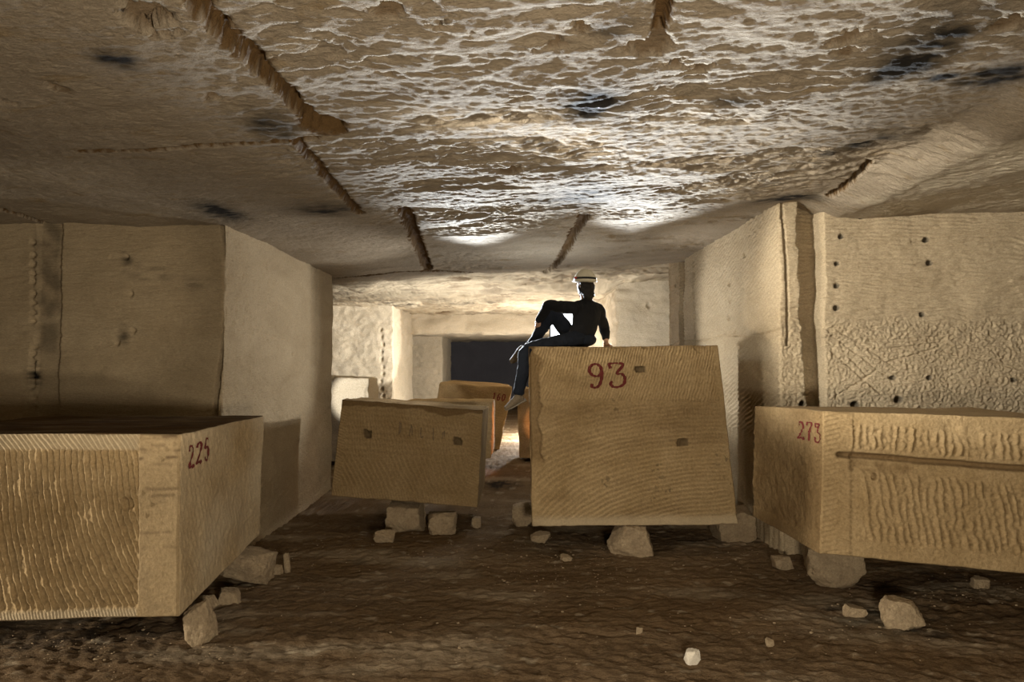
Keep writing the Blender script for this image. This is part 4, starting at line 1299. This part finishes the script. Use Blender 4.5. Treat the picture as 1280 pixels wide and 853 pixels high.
# helmet: shell with a short peak, band, lamp
v, f = ICO[5]
sh = v * [0.114, 0.136, 0.132]
low = sh[:, 2] < 0
sh[low, 2] *= 0.18
rim = 1 + 0.03 * np.exp(-((sh[:, 2] + 0.004) / 0.010) ** 2)
sh[:, :2] *= rim[:, None]
pk = sstep(0.07, 0.13, sh[:, 1]) * np.exp(-((sh[:, 2] + 0.002) / 0.014) ** 2)
sh[:, 1] += 0.018 * pk
rb = 0.004 * (np.exp(-((np.abs(sh[:, 0]) - 0.03) / 0.008) ** 2)) * (sh[:, 2] > 0.03)
sh[:, 2] += rb
HT = HR @ np.array(Matrix.Rotation(math.radians(6), 3, 'X'))
ho = headc + up * 0.054 - fwd * 0.006
helm = mesh_np('helmet', sh @ HT.T + ho, None, M_HELM, person, ho, tris=f)
helm['label'] = 'pale beige climbing helmet'


def band(name, zc, hw, th, mat, a0=0, a1=2 * np.pi):
    an = np.linspace(a0, a1, 49)
    V, Q = [], []
    for z, o in ((zc - hw, 0), (zc - hw, th), (zc + hw, th), (zc + hw, 0)):
        k = math.sqrt(max(0.05, 1 - (z / 0.122) ** 2)) if z > 0 else 1.06
        V.append(np.stack([np.cos(an) * (0.112 * k + o + 0.001), np.sin(an) * (0.134 * k + o + 0.001), np.full_like(an, z)], 1))
    n = len(an)
    for k in range(4):
        for i in range(n - 1):
            a, b = k * n + i, ((k + 1) % 4) * n + i
            Q.append((a, a + 1, b + 1, b))
    o = mesh_np(name, np.concatenate(V) @ HT.T + ho, Q, mat, None, ho)
    o.parent = helm; o.location = (0, 0, 0)
    return o


band('strap', 0.030, 0.011, 0.004, M_STRAP)['label'] = 'dark elastic lamp strap'
v, f = ICO[3]
bx = np.sign(v) * np.abs(v) ** 0.45 * [0.030, 0.018, 0.020]
lp_ = mesh_np('headlamp', (bx + [0, 0.146, 0.030]) @ HT.T + ho, None, M_STRAP, None, ho, tris=f)
lp_.parent = helm; lp_.location = (0, 0, 0)
bx = np.sign(v) * np.abs(v) ** 0.45 * [0.016, 0.018, 0.011]
lp_ = mesh_np('battery_clip', (bx + [-0.108, 0.030, 0.032]) @ HT.T + ho, None, M_REDP, None, ho, tris=f)
lp_.parent = helm; lp_.location = (0, 0, 0); lp_['label'] = 'small red clip'

# ================================================================== bright lamp panel standing behind the person
def emit(name, col, s):
    m, nt, b = new_mat(name)
    b.inputs['Base Color'].default_value = (0.8, 0.8, 0.8, 1)
    b.inputs['Emission Color'].default_value = (*col, 1)
    b.inputs['Emission Strength'].default_value = s
    return m


M_CASE = plain('black lamp housing', (0.015, 0.015, 0.016), 0.5)
lx, ly = 0.725, 8.25
lz = float(B93.pts('top', np.array([[(lx - 0.2) / 2.0, 0.72, 1.0]]))[0][2]) + 0.006
panel = bpy.data.objects.new('lamp_panel', None)
COL.objects.link(panel)
panel.location = (lx, ly, lz)
tag(panel, 'bright white lamp panel standing on block 93, glimpsed between the limbs of the sitting person', 'lamp')


def rbox(name, x0, x1, y0, y1, z0, z1, r, mat, parent):
    bm = bmesh.new()
    bmesh.ops.create_cube(bm, size=1)
    for q in bm.verts:
        q.co = ((x0 + x1) / 2 + q.co.x * (x1 - x0), (y0 + y1) / 2 + q.co.y * (y1 - y0), (z0 + z1) / 2 + q.co.z * (z1 - z0))
    bmesh.ops.bevel(bm, geom=bm.edges[:], offset=r, segments=3, affect='EDGES', profile=0.5)
    me = bpy.data.meshes.new(name); bm.to_mesh(me); bm.free()
    me.materials.append(mat)
    o = bpy.data.objects.new(name, me); COL.objects.link(o)
    o.parent = parent
    return o


rbox('housing', -0.27, 0.27, 0.0, 0.05, 0.045, 0.43, 0.012, M_CASE, panel)
rbox('diffuser', -0.255, 0.255, -0.008, 0.006, 0.06, 0.415, 0.003, emit('lamp diffuser', (0.86, 0.93, 1.0), 5.0), panel)
for s in (-1, 1):
    rbox('foot', s * 0.18 - 0.015, s * 0.18 + 0.015, -0.08, 0.12, 0.0, 0.05, 0.006, M_CASE, panel)


# ================================================================== light
def light(name, kind, loc, power, col, size=0.2, target=None, spot=None, blend=0.5, size_y=None):
    d = bpy.data.lights.new(name, kind)
    d.energy = power
    d.color = col
    if kind == 'AREA':
        d.size = size
        if size_y: d.shape = 'RECTANGLE'; d.size_y = size_y
    else:
        d.shadow_soft_size = size
    if kind == 'SPOT':
        d.spot_size = math.radians(spot); d.spot_blend = blend
    o = bpy.data.objects.new(name, d)
    COL.objects.link(o)
    o.location = loc
    if target is not None:
        o.rotation_euler = (Vector(target) - Vector(loc)).to_track_quat('-Z', 'Y').to_euler()
    return o


WARM, COOL = (1.0, 0.885, 0.715), (0.84, 0.92, 1.0)
light('front_lamp', 'AREA', (0.6, 0.3, 1.2), 150, WARM, 0.4, (0.2, 7, 1.7))
light('left_wall_fill', 'SPOT', (1.0, 1.0, 0.8), 420, (1.0, 0.88, 0.70), 0.10, (-5.0, 6.7, 3.0), 24, 0.6)  # separate unseen spot, added to lift the left wall
light('raking_lamp', 'SPOT', (-8.5, 3.33, 1.15), 1950, WARM, 0.10, (2.5, 5.1, 1.0), 36, 0.4)
light('right_wall_lamp', 'SPOT', (-2.6, 3.0, 3.0), 2500, (1.0, 0.96, 0.88), 0.08, (5.4, 7.1, 2.62), 31, 0.6)
light('block_fill', 'SPOT', (-2.2, 3.6, 2.7), 200, WARM, 0.08, (1.05, 7.1, 1.3), 32, 0.4)  # added spot, only to brighten the front of the sitter's block
light('roof_fill', 'SPOT', (-0.7, 10.2, 2.95), 6000, COOL, 0.05, (0.2, 4.6, 2.55), 46, 1.0)  # made-up lamp without a body, rakes the roof from behind
light('roof_fill', 'SPOT', (1.6, 10.0, 3.0), 6000, COOL, 0.05, (1.2, 4.6, 2.62), 46, 1.0)  # second made-up roof light, added to soften the sitter's shadow
light('lamp_behind_person', 'POINT', (0.5, 9.3, 2.5), 45, COOL, 0.06)
light('left_pillar_lamp', 'SPOT', (0.3, 9.3, 2.25), 210, (0.98, 0.98, 0.98), 0.06, (-2.85, 8.1, 2.4), 75, 0.6)
light('right_pillar_lamp', 'SPOT', (0.4, 9.4, 2.0), 210, (0.98, 0.98, 0.98), 0.06, (2.8, 8.8, 2.5), 75, 0.6)
light('back_lamp', 'SPOT', (1.3, 11.8, 1.7), 420, (1.0, 0.97, 0.91), 0.10, (2.9, 15, 2.6), 64, 0.5)
light('far_lamp', 'POINT', (0.95, 18.0, 0.6), 1050, (1.0, 0.97, 0.91), 0.12)
light('back_roof_fill', 'SPOT', (-1.2, 13.7, 1.4), 330, (1.0, 0.97, 0.91), 0.12, (-1.1, 14.1, 3.5), 125, 0.5)  # invented upward spot that brightens the far roof
light('far_left_fill', 'SPOT', (0.9, 14.0, 2.2), 2600, (1.0, 0.97, 0.91), 0.06, (-4.0, 18.6, 2.72), 25, 0.15)  # added spot; its cone edge stands in for a shadow line
light('pale_block_fill', 'SPOT', (-3.6, 11.6, 1.6), 260, (1.0, 0.97, 0.91), 0.08, (-3.05, 13.4, 1.3), 34, 0.4)  # invented, unseen source that lights only the pale block
light('orange_lamp', 'SPOT', (-0.1, 12.3, 0.9), 55, (1.0, 0.45, 0.2), 0.06, (0.75, 13.6, 0.75), 40, 0.4)
light('orange_lamp', 'SPOT', (0.25, 12.5, 1.0), 26, (1.0, 0.38, 0.14), 0.06, (-0.4, 12.4, 0.75), 95, 0.4)

w = bpy.data.worlds.new('world')
sc.world = w
w.use_nodes = True
w.node_tree.nodes['Background'].inputs[0].default_value = (0.9, 0.8, 0.65, 1)
w.node_tree.nodes['Background'].inputs[1].default_value = 0.0
sc.view_settings.view_transform = 'Standard'
sc.view_settings.look = 'None'
sc.view_settings.gamma = 1
sc.view_settings.exposure = 0
sc.view_settings.use_curve_mapping = False
sc.cycles.use_denoising = True
sc.cycles.max_bounces = 6
sc.cycles.diffuse_bounces = 4
